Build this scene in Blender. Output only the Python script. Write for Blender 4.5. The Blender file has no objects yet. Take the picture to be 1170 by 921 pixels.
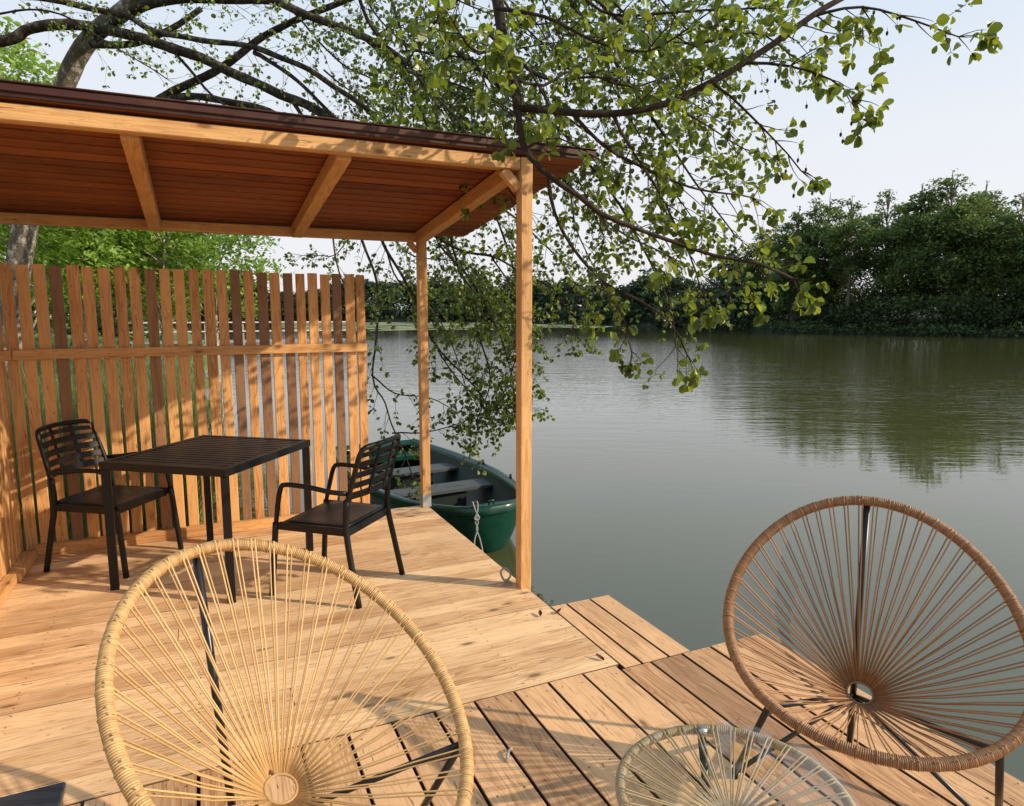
import bpy, math, random
import numpy as np
from mathutils import Vector, Matrix, noise as mnoise
random.seed(7); rng = np.random.default_rng(11)
sc = bpy.context.scene
COL = sc.collection
PI = math.pi
W0, H0 = 1170, 921
F0 = 775.0; CX, CY = 585.0, 460.5
PITCH = math.atan(102.5 / F0); YAW = math.radians(24.8); HC = 1.62
fw = Vector((math.sin(YAW) * math.cos(PITCH), math.cos(YAW) * math.cos(PITCH), -math.sin(PITCH)))
rt = Vector((math.cos(YAW), -math.sin(YAW), 0)); up = rt.cross(fw); CAM = Vector((0, 0, HC))
def at(x, y, d):            # where a sight line stands at a distance: surveying points for things in the place
    return CAM + (fw * F0 + rt * (x - CX) - up * (y - CY)) * (d / F0)
WZ = -0.45                  # lake level (deck top is z = 0)

# ------------------------------------------------------------------ helpers
def V(*a): return Vector(a)
class MB:
    """collects geometry of one object: verts, faces, uv-like board coordinates and a tone"""
    def __init__(s): s.v = []; s.f = []; s.bc = []; s.t = []; s.sm = []
    def add(s, vs, fs, bc=None, tone=0.5, smooth=False):
        n = len(s.v); s.v += [tuple(p) for p in vs]
        s.f += [tuple(i + n for i in q) for q in fs]; s.sm += [smooth] * len(fs)
        s.bc += ([tuple(b) for b in bc] if bc is not None else [tuple(p) for p in vs])
        s.t += [tone] * len(vs)
    def board(s, c, L, Wd, T, tone=None, bev=0.003):
        """c centre, L/Wd/T full-length vectors (grain along L); chamfered box"""
        c, L, Wd, T = Vector(c), Vector(L), Vector(Wd), Vector(T)
        if tone is None: tone = random.random()
        l, w, t = L.length, Wd.length, T.length
        eL, eW, eT = L / l, Wd / w, T / t
        b = min(bev, .3 * min(l, w, t))
        off = (random.uniform(0, 40), random.uniform(0, 40), random.uniform(0, 40))
        vs = []; bc = []; idx = {}
        for sx in (-1, 1):
            for sy in (-1, 1):
                for sz in (-1, 1):
                    for k in range(3):
                        d = [sx * l / 2, sy * w / 2, sz * t / 2]
                        for j in range(3):
                            if j != k: d[j] -= (sx, sy, sz)[j] * b
                        idx[(sx, sy, sz, k)] = len(vs)
                        vs.append(c + eL * d[0] + eW * d[1] + eT * d[2])
                        bc.append((d[0] + off[0], d[1] + off[1], d[2] + off[2]))
        fs = []
        for k in range(3):
            a, bb = [j for j in range(3) if j != k]
            for sg in (-1, 1):
                q = []
                for (u, v_) in ((-1, -1), (1, -1), (1, 1), (-1, 1)):
                    sgn = [0, 0, 0]; sgn[k] = sg; sgn[a] = u; sgn[bb] = v_
                    q.append(idx[(*sgn, k)])
                fs.append(q)
        for k in range(3):           # edges parallel to k
            a, bb = [j for j in range(3) if j != k]
            for u in (-1, 1):
                for v_ in (-1, 1):
                    s1 = [0, 0, 0]; s1[a] = u; s1[bb] = v_; s2 = list(s1); s1[k] = -1; s2[k] = 1
                    fs.append([idx[(*s1, a)], idx[(*s2, a)], idx[(*s2, bb)], idx[(*s1, bb)]])
        for sx in (-1, 1):
            for sy in (-1, 1):
                for sz in (-1, 1): fs.append([idx[(sx, sy, sz, k)] for k in range(3)])
        # make every face point outwards
        out = []
        for q in fs:
            p = [vs[i] for i in q]; n = (p[1] - p[0]).cross(p[2] - p[0]); m = sum(p, Vector()) / len(p) - c
            out.append(q if n.dot(m) > 0 else q[::-1])
        s.add(vs, out, bc, tone)
    def box(s, x0, x1, y0, y1, z0, z1, axis='x', tone=None, bev=.003):
        c = ((x0 + x1) / 2, (y0 + y1) / 2, (z0 + z1) / 2); d = {'x': V(x1 - x0, 0, 0), 'y': V(0, y1 - y0, 0), 'z': V(0, 0, z1 - z0)}
        o = {'x': 'xyz', 'y': 'yxz', 'z': 'zxy'}[axis]
        s.board(c, d[o[0]], d[o[1]], d[o[2]], tone, bev)
    def tube(s, pts, r, n=8, closed=False, caps=True, tone=.5, flat=1.0, refn=None, smooth=True):
        pts = [Vector(p) for p in pts]; m = len(pts)
        rs = r if isinstance(r, (list, tuple)) else [r] * m
        vs = []; bc = []; prev = None; acc = 0
        for i, p in enumerate(pts):
            if closed: t = pts[(i + 1) % m] - pts[i - 1]
            else: t = pts[min(i + 1, m - 1)] - pts[max(i - 1, 0)]
            if t.length < 1e-9: t = Vector((0, 0, 1))
            t.normalize()
            if refn is not None: u = refn - t * refn.dot(t)
            elif prev is None:
                a = Vector((0, 0, 1)) if abs(t.z) < .9 else Vector((1, 0, 0)); u = a - t * a.dot(t)
            else: u = prev - t * prev.dot(t)
            u.normalize(); prev = u; w = t.cross(u)
            if i: acc += (p - pts[i - 1]).length
            for k in range(n):
                a = 2 * PI * (k + (.5 if n == 4 else 0)) / n
                vs.append(p + (u * math.cos(a) * flat + w * math.sin(a)) * rs[i]); bc.append((acc, math.cos(a) * rs[i], math.sin(a) * rs[i]))
        fs = []
        for i in range(m if closed else m - 1):
            j = (i + 1) % m
            for k in range(n):
                k2 = (k + 1) % n; fs.append((i * n + k, i * n + k2, j * n + k2, j * n + k))
        if caps and not closed:
            fs.append(tuple(range(n))[::-1]); fs.append(tuple((m - 1) * n + k for k in range(n)))
        s.add(vs, fs, bc, tone, smooth)
    def bar(s, a, b, w, h, tone=None, upv=(0, 0, 1), bev=.002):
        a, b = Vector(a), Vector(b); L = b - a; e = L.normalized(); u = Vector(upv)
        if abs(u.normalized().dot(e)) > .98: u = Vector((0, 1, 0))
        T = (u - e * u.dot(e)).normalized(); Wd = T.cross(e)
        s.board((a + b) / 2, L, Wd * w, T * h, tone, bev)
    def build(s, name, mat, parent=None, kind=None):
        me = bpy.data.meshes.new(name); me.from_pydata(s.v, [], s.f)
        n = len(s.v)
        a = me.attributes.new('bc', 'FLOAT_VECTOR', 'POINT'); a.data.foreach_set('vector', np.array(s.bc, dtype=np.float32).ravel())
        a = me.attributes.new('tone', 'FLOAT', 'POINT'); a.data.foreach_set('value', np.array(s.t, dtype=np.float32))
        me.polygons.foreach_set('use_smooth', s.sm)
        me.materials.append(mat); me.update()
        o = bpy.data.objects.new(name, me); COL.objects.link(o)
        if parent: o.parent = parent; localise(o, parent)
        if kind: o['kind'] = kind
        return o
def world_loc(o):
    p = Vector(o.location)
    while o.parent: o = o.parent; p = p + Vector(o.location) if o.rotation_euler.z == 0 else o.matrix_basis @ p
    return p
def localise(o, parent):
    """geometry is written in world coordinates; shift it into the parent's frame"""
    M = Matrix.Identity(4); p = parent
    while p: M = p.matrix_basis @ M; p = p.parent
    o.data.transform(M.inverted())
def empty(name, loc, rz=0, label=None, cat=None, group=None):
    o = bpy.data.objects.new(name, None); o.empty_display_size = .1; COL.objects.link(o)
    o.location = loc; o.rotation_euler = (0, 0, rz)
    return tag(o, label, cat, group)
def tag(o, label=None, cat=None, group=None, kind=None):
    if label: o['label'] = label
    if cat: o['category'] = cat
    if group: o['group'] = group
    if kind: o['kind'] = kind
    return o
def copy_tree(o, parent=None):
    c = o.copy(); COL.objects.link(c)
    if parent: c.parent = parent; c.matrix_parent_inverse = o.matrix_parent_inverse.copy()
    for ch in [x for x in COL.objects if x.parent == o]: copy_tree(ch, c)
    return c
def np_mesh(name, verts, faces_flat, nper, mat, parent=None, attrs=None, smooth=False):
    """fast mesh from numpy: faces all with nper corners"""
    me = bpy.data.meshes.new(name); nv = len(verts); nf = len(faces_flat) // nper
    me.vertices.add(nv); me.vertices.foreach_set('co', np.asarray(verts, np.float32).ravel())
    me.loops.add(nf * nper); me.loops.foreach_set('vertex_index', np.asarray(faces_flat, np.int32))
    me.polygons.add(nf); me.polygons.foreach_set('loop_start', np.arange(0, nf * nper, nper, dtype=np.int32))
    me.polygons.foreach_set('use_smooth', np.full(nf, smooth))
    for k, val in (attrs or {}).items():
        a = me.attributes.new(k, 'FLOAT', 'POINT'); a.data.foreach_set('value', np.asarray(val, np.float32))
    me.update(calc_edges=True); me.validate(); me.materials.append(mat)
    o = bpy.data.objects.new(name, me); COL.objects.link(o)
    if parent: o.parent = parent; localise(o, parent)
    return o
def catmull(P, step=.08):
    P = [Vector(p) for p in P]; out = []
    Q = [P[0] * 2 - P[1]] + P + [P[-1] * 2 - P[-2]]
    for i in range(1, len(Q) - 2):
        a, b, c, d = Q[i - 1:i + 3]; n = max(2, int((c - b).length / step))
        for k in range(n):
            t = k / n
            out.append(.5 * ((2 * b) + (c - a) * t + (2 * a - 5 * b + 4 * c - d) * t * t + (3 * b - a - 3 * c + d) * t ** 3))
    out.append(P[-1]); return out

# ------------------------------------------------------------------ materials
class NT:
    def __init__(s, name):
        s.m = bpy.data.materials.new(name); s.m.use_nodes = True; s.n = s.m.node_tree.nodes; s.l = s.m.node_tree.links
        s.b = s.n['Principled BSDF']; s.out = s.n['Material Output']
    def node(s, t, **k):
        o = s.n.new(t)
        for a, b in k.items():
            if a in o.inputs.keys(): o.inputs[a].default_value = b
            else: setattr(o, a, b)
        return o
    def link(s, a, b): s.l.new(a, b)
    def val(s, sock, v):
        if hasattr(v, 'is_output') or hasattr(v, 'links'): s.l.new(v, sock)
        else: sock.default_value = v
    def math(s, op, a, b=0.0, clamp=False):
        o = s.n.new('ShaderNodeMath'); o.operation = op; o.use_clamp = clamp; s.val(o.inputs[0], a); s.val(o.inputs[1], b); return o.outputs[0]
    def vmul(s, a, v):
        o = s.n.new('ShaderNodeVectorMath'); o.operation = 'MULTIPLY'; s.l.new(a, o.inputs[0]); o.inputs[1].default_value = v; return o.outputs[0]
    def noise(s, vec, scale, detail=4, rough=.55, dist=0):
        o = s.n.new('ShaderNodeTexNoise'); s.l.new(vec, o.inputs['Vector']) if vec is not None else None
        o.inputs['Scale'].default_value = scale; o.inputs['Detail'].default_value = detail; o.inputs['Roughness'].default_value = rough; o.inputs['Distortion'].default_value = dist
        return o.outputs['Fac']
    def ramp(s, fac, stops):
        o = s.n.new('ShaderNodeValToRGB'); s.l.new(fac, o.inputs[0]); e = o.color_ramp.elements
        while len(e) < len(stops): e.new(.5)
        for x, (p, c) in zip(e, stops): x.position = p; x.color = (c, c, c, 1) if isinstance(c, (int, float)) else (*c, 1)
        return o.outputs[0]
    def mix(s, fac, a, b, blend='MIX'):
        o = s.n.new('ShaderNodeMix'); o.data_type = 'RGBA'; o.blend_type = blend; s.val(o.inputs[0], fac)
        for k, v in ((6, a), (7, b)):
            if isinstance(v, tuple): o.inputs[k].default_value = (*v, 1) if len(v) == 3 else v
            else: s.l.new(v, o.inputs[k])
        return o.outputs[2]
    def attr(s, name, out='Vector'):
        o = s.n.new('ShaderNodeAttribute'); o.attribute_name = name; return o.outputs[out]
    def bump(s, h, strength=.3, dist=.01):
        o = s.n.new('ShaderNodeBump'); o.inputs['Strength'].default_value = strength; o.inputs['Distance'].default_value = dist
        s.l.new(h, o.inputs['Height']); s.l.new(o.outputs[0], s.b.inputs['Normal']); return o
    def set(s, **k):
        for a, v in k.items():
            a = a.replace('_', ' ')
            if isinstance(v, tuple) and len(v) == 3 and s.b.inputs[a].type == 'RGBA': v = (*v, 1)
            s.val(s.b.inputs[a], v)
        return s.m

def wood(name, light, dark, grey=(.19, .15, .12), knots=1.0, vary=.5, rough=.62, weather=.0, contrast=1.0, gap=0):
    t = NT(name); bc = t.attr('bc'); tone = t.attr('tone', 'Fac')
    warp = t.noise(t.vmul(bc, (1.3, 7, 7)), 1, 3, .5)
    wv = t.vmul(bc, (1.0, 1, 1))
    add = t.n.new('ShaderNodeVectorMath'); add.operation = 'MULTIPLY_ADD'; t.l.new(bc, add.inputs[0]); add.inputs[1].default_value = (.55, 11, 11)
    cmb = t.n.new('ShaderNodeCombineXYZ'); t.l.new(t.math('MULTIPLY', warp, 1.6), cmb.inputs[1]); t.l.new(cmb.outputs[0], add.inputs[2])
    rings = t.noise(add.outputs[0], 1.7, 2, .5, .6)
    rg = t.math('FRACT', t.math('MULTIPLY', rings, 9.0))
    rg = t.ramp(rg, [(0, 1.0), (.55, .55), (.86, .05), (1, .95)])
    fine = t.noise(t.vmul(bc, (3, 160, 160)), 1, 3, .6)
    blot = t.noise(t.vmul(bc, (1.6, 5, 5)), 1, 4, .6)
    f = t.math('ADD', t.math('MULTIPLY', rg, .42 * contrast), t.math('MULTIPLY', fine, .55 * contrast))
    f = t.math('ADD', f, t.math('MULTIPLY', t.math('SUBTRACT', blot, .5), 1.1))
    f = t.math('ADD', f, t.math('MULTIPLY', t.math('SUBTRACT', tone, .5), vary))
    f = t.math('ADD', f, .12 + .5 * (1 - contrast) * .6, clamp=True)
    col = t.mix(f, dark, light)
    # knots
    vo = t.n.new('ShaderNodeTexVoronoi'); t.l.new(t.vmul(bc, (3.0, 7.5, 7.5)), vo.inputs['Vector']); vo.inputs['Scale'].default_value = 1
    k = t.ramp(vo.outputs['Distance'], [(0, 1.0), (.07, .95), (.11, .35), (.2, 0)])
    kk = t.math('GREATER_THAN', t.n_sep(vo.outputs['Color']) if hasattr(t, 'n_sep') else sepr(t, vo.outputs['Color']), .5)
    col = t.mix(t.math('MULTIPLY', t.math('MULTIPLY', k, kk), .8 * knots), col, tuple(c * .35 for c in dark))
    if weather:
        gm = t.ramp(tone, [(0, weather), (.16, weather), (.2, 0), (1, 0)]) if weather > 0 else None
        col = t.mix(gm, col, grey)
    # short dark checks and streaks along the grain, and broad grey-brown stains
    ck = t.noise(t.vmul(bc, (9, 75, 75)), 1, 3, .6, .2); ck = t.ramp(ck, [(0, 0), (.65, 0), (.70, .8)])
    col = t.mix(ck, col, tuple(c * .42 for c in dark))
    gp_ = t.n.new('ShaderNodeNewGeometry').outputs['Position']
    stn = t.noise(gp_, 1.1, 5, .65); stn = t.ramp(stn, [(0, .30), (.36, .22), (.52, 0), (1, 0)])
    col = t.mix(stn, col, (.20, .125, .07))
    sp = t.noise(bc, 38, 2, .5); sp = t.ramp(sp, [(.0, 0), (.7, 0), (.76, .5)])
    col = t.mix(sp, col, tuple(c * .45 for c in dark))
    if gap:            # shade inside the gaps, painted as dark colour on the board sides
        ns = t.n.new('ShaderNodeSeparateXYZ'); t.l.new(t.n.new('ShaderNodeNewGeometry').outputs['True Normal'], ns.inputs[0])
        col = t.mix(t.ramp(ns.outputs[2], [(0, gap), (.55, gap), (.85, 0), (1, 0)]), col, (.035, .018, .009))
    t.bump(t.math('ADD', t.math('MULTIPLY', fine, .6), t.math('MULTIPLY', rg, .3)), .35, .0025)
    return t.set(Base_Color=col, Roughness=rough, Specular_IOR_Level=.3)
def sepr(t, c):
    o = t.n.new('ShaderNodeSeparateColor'); t.l.new(c, o.inputs[0]); return o.outputs[0]

M = {}
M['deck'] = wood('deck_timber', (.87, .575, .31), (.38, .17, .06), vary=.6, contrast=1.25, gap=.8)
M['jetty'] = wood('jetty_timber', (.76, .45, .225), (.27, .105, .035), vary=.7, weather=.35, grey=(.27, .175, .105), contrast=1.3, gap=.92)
M['fence'] = wood('fence_timber', (.72, .38, .14), (.26, .083, .02), vary=.7, weather=.75, grey=(.17, .10, .06), contrast=1.25)
M['frame'] = wood('frame_timber', (.68, .385, .15), (.38, .14, .038), vary=.3, contrast=1.2)
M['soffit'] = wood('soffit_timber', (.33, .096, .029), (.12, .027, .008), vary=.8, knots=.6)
M['rooftop'] = wood('roof_edge_timber', (.06, .018, .012), (.025, .007, .005), vary=.7, rough=.45)
def simple(name, col, rough=.5, bumps=None, vary=.12, scale=6, metallic=0, spec=.5):
    t = NT(name); tc = t.n.new('ShaderNodeTexCoord').outputs['Object']
    nz = t.noise(tc, scale, 5, .6)
    c = t.mix(nz, tuple(x * (1 - vary * 2) for x in col), tuple(min(1, x * (1 + vary * 2)) for x in col))
    if bumps: t.bump(t.noise(tc, bumps[0], 4, .6), bumps[1], bumps[2])
    r = t.math('ADD', t.math('MULTIPLY', nz, .2), rough - .1)
    return t.set(Base_Color=c, Roughness=r, Metallic=metallic, Specular_IOR_Level=spec)
M['resin'] = simple('black_resin', (.006, .0055, .005), .42, (260, .12, .002), spec=.3)
M['blackmetal'] = simple('black_metal', (.012, .012, .012), .35)
M['slate'] = simple('dark_slate_top', (.022, .032, .042), .3, (40, .05, .002), .2)
M['galv'] = simple('galvanised_steel', (.55, .55, .54), .4, (80, .1, .001), .2, metallic=.8)
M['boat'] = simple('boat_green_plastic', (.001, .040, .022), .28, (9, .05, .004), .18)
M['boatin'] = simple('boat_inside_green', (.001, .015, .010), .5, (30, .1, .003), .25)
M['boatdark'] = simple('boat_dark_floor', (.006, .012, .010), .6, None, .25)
M['bench'] = simple('boat_grey_bench', (.055, .058, .056), .6, (60, .15, .002), .2)
t = NT('lily_mat'); gp_ = t.n.new('ShaderNodeNewGeometry').outputs['Position']; nz = t.noise(gp_, .22, 6, .7)
tr2 = t.n.new('ShaderNodeBsdfTransparent'); mx = t.n.new('ShaderNodeMixShader'); t.l.new(t.ramp(nz, [(0, 0), (.45, 0), (.50, 1), (1, 1)]), mx.inputs[0])
t.set(Base_Color=t.mix(t.noise(gp_, 1.2, 4, .6), (.12, .15, .06), (.33, .34, .20)), Roughness=.8, Specular_IOR_Level=.1)
t.l.new(tr2.outputs[0], mx.inputs[1]); t.l.new(t.b.outputs[0], mx.inputs[2]); t.l.new(mx.outputs[0], t.out.inputs[0]); M['lily'] = t.m
M['rope'] = simple('mooring_rope', (.27, .26, .25), .9, (500, .5, .004), .3, 60)
M['deadleaf'] = simple('dead_leaf', (.10, .03, .015), .7, None, .3, 30)
M['pierwood'] = simple('pier_weathered_wood', (.30, .27, .24), .8, None, .25, 2)
M['piermetal'] = simple('pier_pale_rail', (.55, .56, .56), .5, None, .1, 2)

def cord(name, ca, cb):
    t = NT(name); bc = t.attr('bc'); tone = t.attr('tone', 'Fac')
    n = t.noise(t.vmul(bc, (60, 60, 60)), 1, 3, .6)
    f = t.math('ADD', t.math('MULTIPLY', n, .3), t.math('MULTIPLY', tone, .75), clamp=True)
    tw = t.n.new('ShaderNodeTexWave'); tw.bands_direction = 'DIAGONAL'; tw.inputs['Scale'].default_value = 90; t.l.new(bc, tw.inputs['Vector'])
    t.bump(tw.outputs['Fac'], .15, .001)
    return t.set(Base_Color=t.mix(f, ca, cb), Roughness=.5, Specular_IOR_Level=.4)
M['cordL'] = cord('beige_cord', (.18, .08, .022), (.74, .46, .19))
M['cordR'] = cord('brown_cord', (.08, .028, .010), (.43, .215, .092))
M['cordT'] = cord('straw_cord', (.20, .13, .065), (.52, .38, .22))

def bark(name, a, b, lich):
    t = NT(name); tc = t.n.new('ShaderNodeTexCoord').outputs['Object']
    n1 = t.noise(t.vmul(tc, (1, 1, .5)), 20, 6, .7); n2 = t.noise(t.vmul(tc, (1, 1, .7)), 11, 6, .75)
    c = t.mix(n1, a, b); c = t.mix(t.ramp(n2, [(0, 0), (.5, 0), (.62, .8)]), c, lich)
    t.bump(n1, .7, .02); return t.set(Base_Color=c, Roughness=.9, Specular_IOR_Level=.2)
M['bark'] = bark('alder_bark', (.012, .008, .006), (.06, .042, .03), (.15, .135, .09))
M['trunkbark'] = bark('mottled_bark', (.03, .022, .016), (.20, .16, .11), (.50, .45, .35))
M['twig'] = bark('twig_bark', (.014, .009, .007), (.05, .032, .02), (.08, .065, .045))
M['palebark'] = bark('pale_bark', (.10, .085, .06), (.42, .36, .27), (.55, .50, .40))
M['farbark'] = bark('far_bark', (.06, .05, .04), (.2, .17, .13), (.13, .12, .09))

def leafmat(name, dark, light, trans, tr=.45, rough=.4):
    t = NT(name); tone = t.attr('tone', 'Fac')
    c = t.mix(tone, dark, light)
    t.set(Base_Color=c, Roughness=rough, Specular_IOR_Level=.45)
    tl = t.n.new('ShaderNodeBsdfTranslucent'); t.l.new(t.mix(tone, tuple(x * .6 for x in trans), trans), tl.inputs[0])
    mx = t.n.new('ShaderNodeMixShader'); mx.inputs[0].default_value = tr
    t.l.new(t.b.outputs[0], mx.inputs[1]); t.l.new(tl.outputs[0], mx.inputs[2]); t.l.new(mx.outputs[0], t.out.inputs[0])
    return t.m
M['leaf'] = leafmat('alder_leaf', (.014, .034, .006), (.26, .34, .04), (.42, .50, .04), .38, .33)
M['leaf2'] = leafmat('alder_leaf_inner', (.014, .034, .008), (.22, .29, .05), (.34, .42, .05), .36, .40)
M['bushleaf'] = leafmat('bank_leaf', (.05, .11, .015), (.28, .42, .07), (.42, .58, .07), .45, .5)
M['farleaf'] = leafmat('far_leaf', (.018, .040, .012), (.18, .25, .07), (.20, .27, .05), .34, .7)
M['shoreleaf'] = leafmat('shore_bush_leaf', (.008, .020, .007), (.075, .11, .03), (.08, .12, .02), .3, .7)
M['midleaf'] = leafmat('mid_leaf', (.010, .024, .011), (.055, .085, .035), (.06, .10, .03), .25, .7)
M['grass'] = leafmat('grass_blade', (.05, .085, .02), (.22, .27, .09), (.2, .26, .06), .4, .6)

t = NT('bank_ground'); tc = t.n.new('ShaderNodeTexCoord').outputs['Object']
c = t.mix(t.noise(tc, .35, 6, .6), (.05, .09, .02), (.20, .27, .06)); c = t.mix(t.ramp(t.noise(tc, 4, 5, .7), [(.4, 0), (.75, .8)]), c, (.07, .055, .03))
t.bump(t.noise(tc, 9, 5, .7), .8, .08); M['ground'] = t.set(Base_Color=c, Roughness=.95)
t = NT('far_bank_earth'); tc = t.n.new('ShaderNodeTexCoord').outputs['Object']
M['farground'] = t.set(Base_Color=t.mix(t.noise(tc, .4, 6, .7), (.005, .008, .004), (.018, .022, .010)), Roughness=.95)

# water
t = NT('lake_water'); geo = t.n.new('ShaderNodeNewGeometry').outputs['Position']
ln = t.n.new('ShaderNodeVectorMath'); ln.operation = 'LENGTH'; t.l.new(geo, ln.inputs[0]); dist = ln.outputs['Value']
patch = t.noise(t.vmul(geo, (.05, .035, 1)), 1, 3, .55)
d2 = t.math('ADD', dist, t.math('MULTIPLY', t.math('SUBTRACT', patch, .5), 22))
mr = t.n.new('ShaderNodeMapRange'); t.l.new(d2, mr.inputs[0]); mr.inputs[1].default_value = 10; mr.inputs[2].default_value = 21; mr.inputs[3].default_value = .075; mr.inputs[4].default_value = 1
mr2 = t.n.new('ShaderNodeMapRange'); t.l.new(d2, mr2.inputs[0]); mr2.inputs[1].default_value = 40; mr2.inputs[2].default_value = 62; mr2.inputs[3].default_value = 1; mr2.inputs[4].default_value = .45
amp = t.math('MULTIPLY', mr.outputs[0], mr2.outputs[0])
rot = t.n.new('ShaderNodeMapping'); rot.inputs['Rotation'].default_value = (0, 0, YAW); t.l.new(geo, rot.inputs[0])
w1 = t.noise(t.vmul(rot.outputs[0], (2.6, 7.5, 1)), 1, 3, .55, .4)
w2 = t.noise(t.vmul(rot.outputs[0], (.5, 1.4, 1)), 1, 2, .5, .3)
h = t.math('MULTIPLY', t.math('ADD', t.math('MULTIPLY', w1, .5), t.math('MULTIPLY', w2, .9)), amp)
bp = t.bump(h, 1.0, .023)
lw = t.n.new('ShaderNodeLayerWeight')
murk = t.mix(t.noise(geo, .15, 3, .5), (.056, .058, .020), (.072, .073, .025))
M['water'] = t.set(Base_Color=murk, Roughness=.02, IOR=1.6, Specular_IOR_Level=.6)

# glass
t = NT('clear_glass'); t.set(Base_Color=(.93, .96, .95), Roughness=.02, IOR=1.47, Transmission_Weight=1.0)
tp = t.n.new('ShaderNodeBsdfTransparent'); tp.inputs[0].default_value = (.97, .98, .975, 1); gl = t.n.new('ShaderNodeBsdfGlossy'); gl.inputs['Roughness'].default_value = .03
fr = t.n.new('ShaderNodeFresnel'); fr.inputs[0].default_value = 1.5; mx = t.n.new('ShaderNodeMixShader')
gb = t.n.new('ShaderNodeNewGeometry'); t.l.new(t.math('MULTIPLY', t.math('ADD', fr.outputs[0], .04), t.math('SUBTRACT', 1.0, gb.outputs['Backfacing'])), mx.inputs[0]); t.l.new(tp.outputs[0], mx.inputs[1]); t.l.new(gl.outputs[0], mx.inputs[2]); t.l.new(mx.outputs[0], t.out.inputs[0])
M['glass'] = t.m

# ------------------------------------------------------------------ world, sun, camera
SE = math.radians(27.5); SD = Vector((.806, -.592, 0)).normalized() * math.cos(SE) + Vector((0, 0, math.sin(SE)))
w = bpy.data.worlds.new('World'); sc.world = w; w.use_nodes = True; nt = w.node_tree; bg = nt.nodes['Background']
sky = nt.nodes.new('ShaderNodeTexSky'); sky.sky_type = 'NISHITA'; sky.sun_disc = False
sky.sun_elevation = SE; sky.sun_rotation = math.atan2(SD.x, SD.y); sky.dust_density = 3.0; sky.air_density = 1.0; sky.altitude = 200
mx = nt.nodes.new('ShaderNodeMix'); mx.data_type = 'RGBA'; mx.inputs[0].default_value = .78
nt.links.new(sky.outputs[0], mx.inputs[6])
# hazy summer air: paler near the horizon, bluer above
tcw = nt.nodes.new('ShaderNodeTexCoord'); sep = nt.nodes.new('ShaderNodeSeparateXYZ'); nt.links.new(tcw.outputs['Generated'], sep.inputs[0])
rp = nt.nodes.new('ShaderNodeValToRGB'); nt.links.new(sep.outputs[2], rp.inputs[0])
e = rp.color_ramp.elements; e[0].position = 0; e[0].color = (.95, .93, .97, 1); e[1].position = .62; e[1].color = (.52, .76, 1.0, 1); em_ = rp.color_ramp.elements.new(.22); em_.color = (.90, .92, .97, 1)
mulw = nt.nodes.new('ShaderNodeVectorMath'); mulw.operation = 'SCALE'; mulw.inputs['Scale'].default_value = 11.8
cn = nt.nodes.new('ShaderNodeTexNoise'); cn.inputs['Scale'].default_value = 2.2; cn.inputs['Detail'].default_value = 5; cn.inputs['Distortion'].default_value = .4
cm = nt.nodes.new('ShaderNodeMapping'); cm.inputs['Scale'].default_value = (1, 1, 3.2); nt.links.new(tcw.outputs['Generated'], cm.inputs[0]); nt.links.new(cm.outputs[0], cn.inputs['Vector'])
cr = nt.nodes.new('ShaderNodeMapRange'); cr.inputs[1].default_value = .38; cr.inputs[2].default_value = .72; cr.inputs[3].default_value = 0; cr.inputs[4].default_value = .35; nt.links.new(cn.outputs['Fac'], cr.inputs[0])
ch = nt.nodes.new('ShaderNodeMix'); ch.data_type = 'RGBA'; nt.links.new(cr.outputs[0], ch.inputs[0]); nt.links.new(rp.outputs[0], ch.inputs[6]); ch.inputs[7].default_value = (.98, .97, .98, 1)
nt.links.new(ch.outputs[2], mulw.inputs[0]); nt.links.new(mulw.outputs[0], mx.inputs[7])
nt.links.new(mx.outputs[2], bg.inputs[0]); bg.inputs[1].default_value = .095
sl = bpy.data.lights.new('sun', 'SUN'); sl.energy = 5.0; sl.angle = math.radians(.55); sl.color = (1.0, .87, .69)
so = bpy.data.objects.new('sun', sl); COL.objects.link(so); so.rotation_euler = SD.to_track_quat('Z', 'Y').to_euler(); so.location = SD * 30
cd = bpy.data.cameras.new('camera'); co = bpy.data.objects.new('camera', cd); COL.objects.link(co); sc.camera = co
cd.sensor_width = 36; cd.lens = F0 / W0 * 36; cd.clip_start = .05; cd.clip_end = 3000
co.matrix_world = Matrix(((rt.x, up.x, -fw.x, 0), (rt.y, up.y, -fw.y, 0), (rt.z, up.z, -fw.z, HC), (0, 0, 0, 1)))
sc.render.engine = 'CYCLES'
sc.view_settings.view_transform = 'Standard'; sc.view_settings.look = 'None'; sc.view_settings.exposure = 0
sc.render.resolution_x = 1024; sc.render.resolution_y = 806
sc.cycles.max_bounces = 8; sc.cycles.transparent_max_bounces = 12

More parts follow.
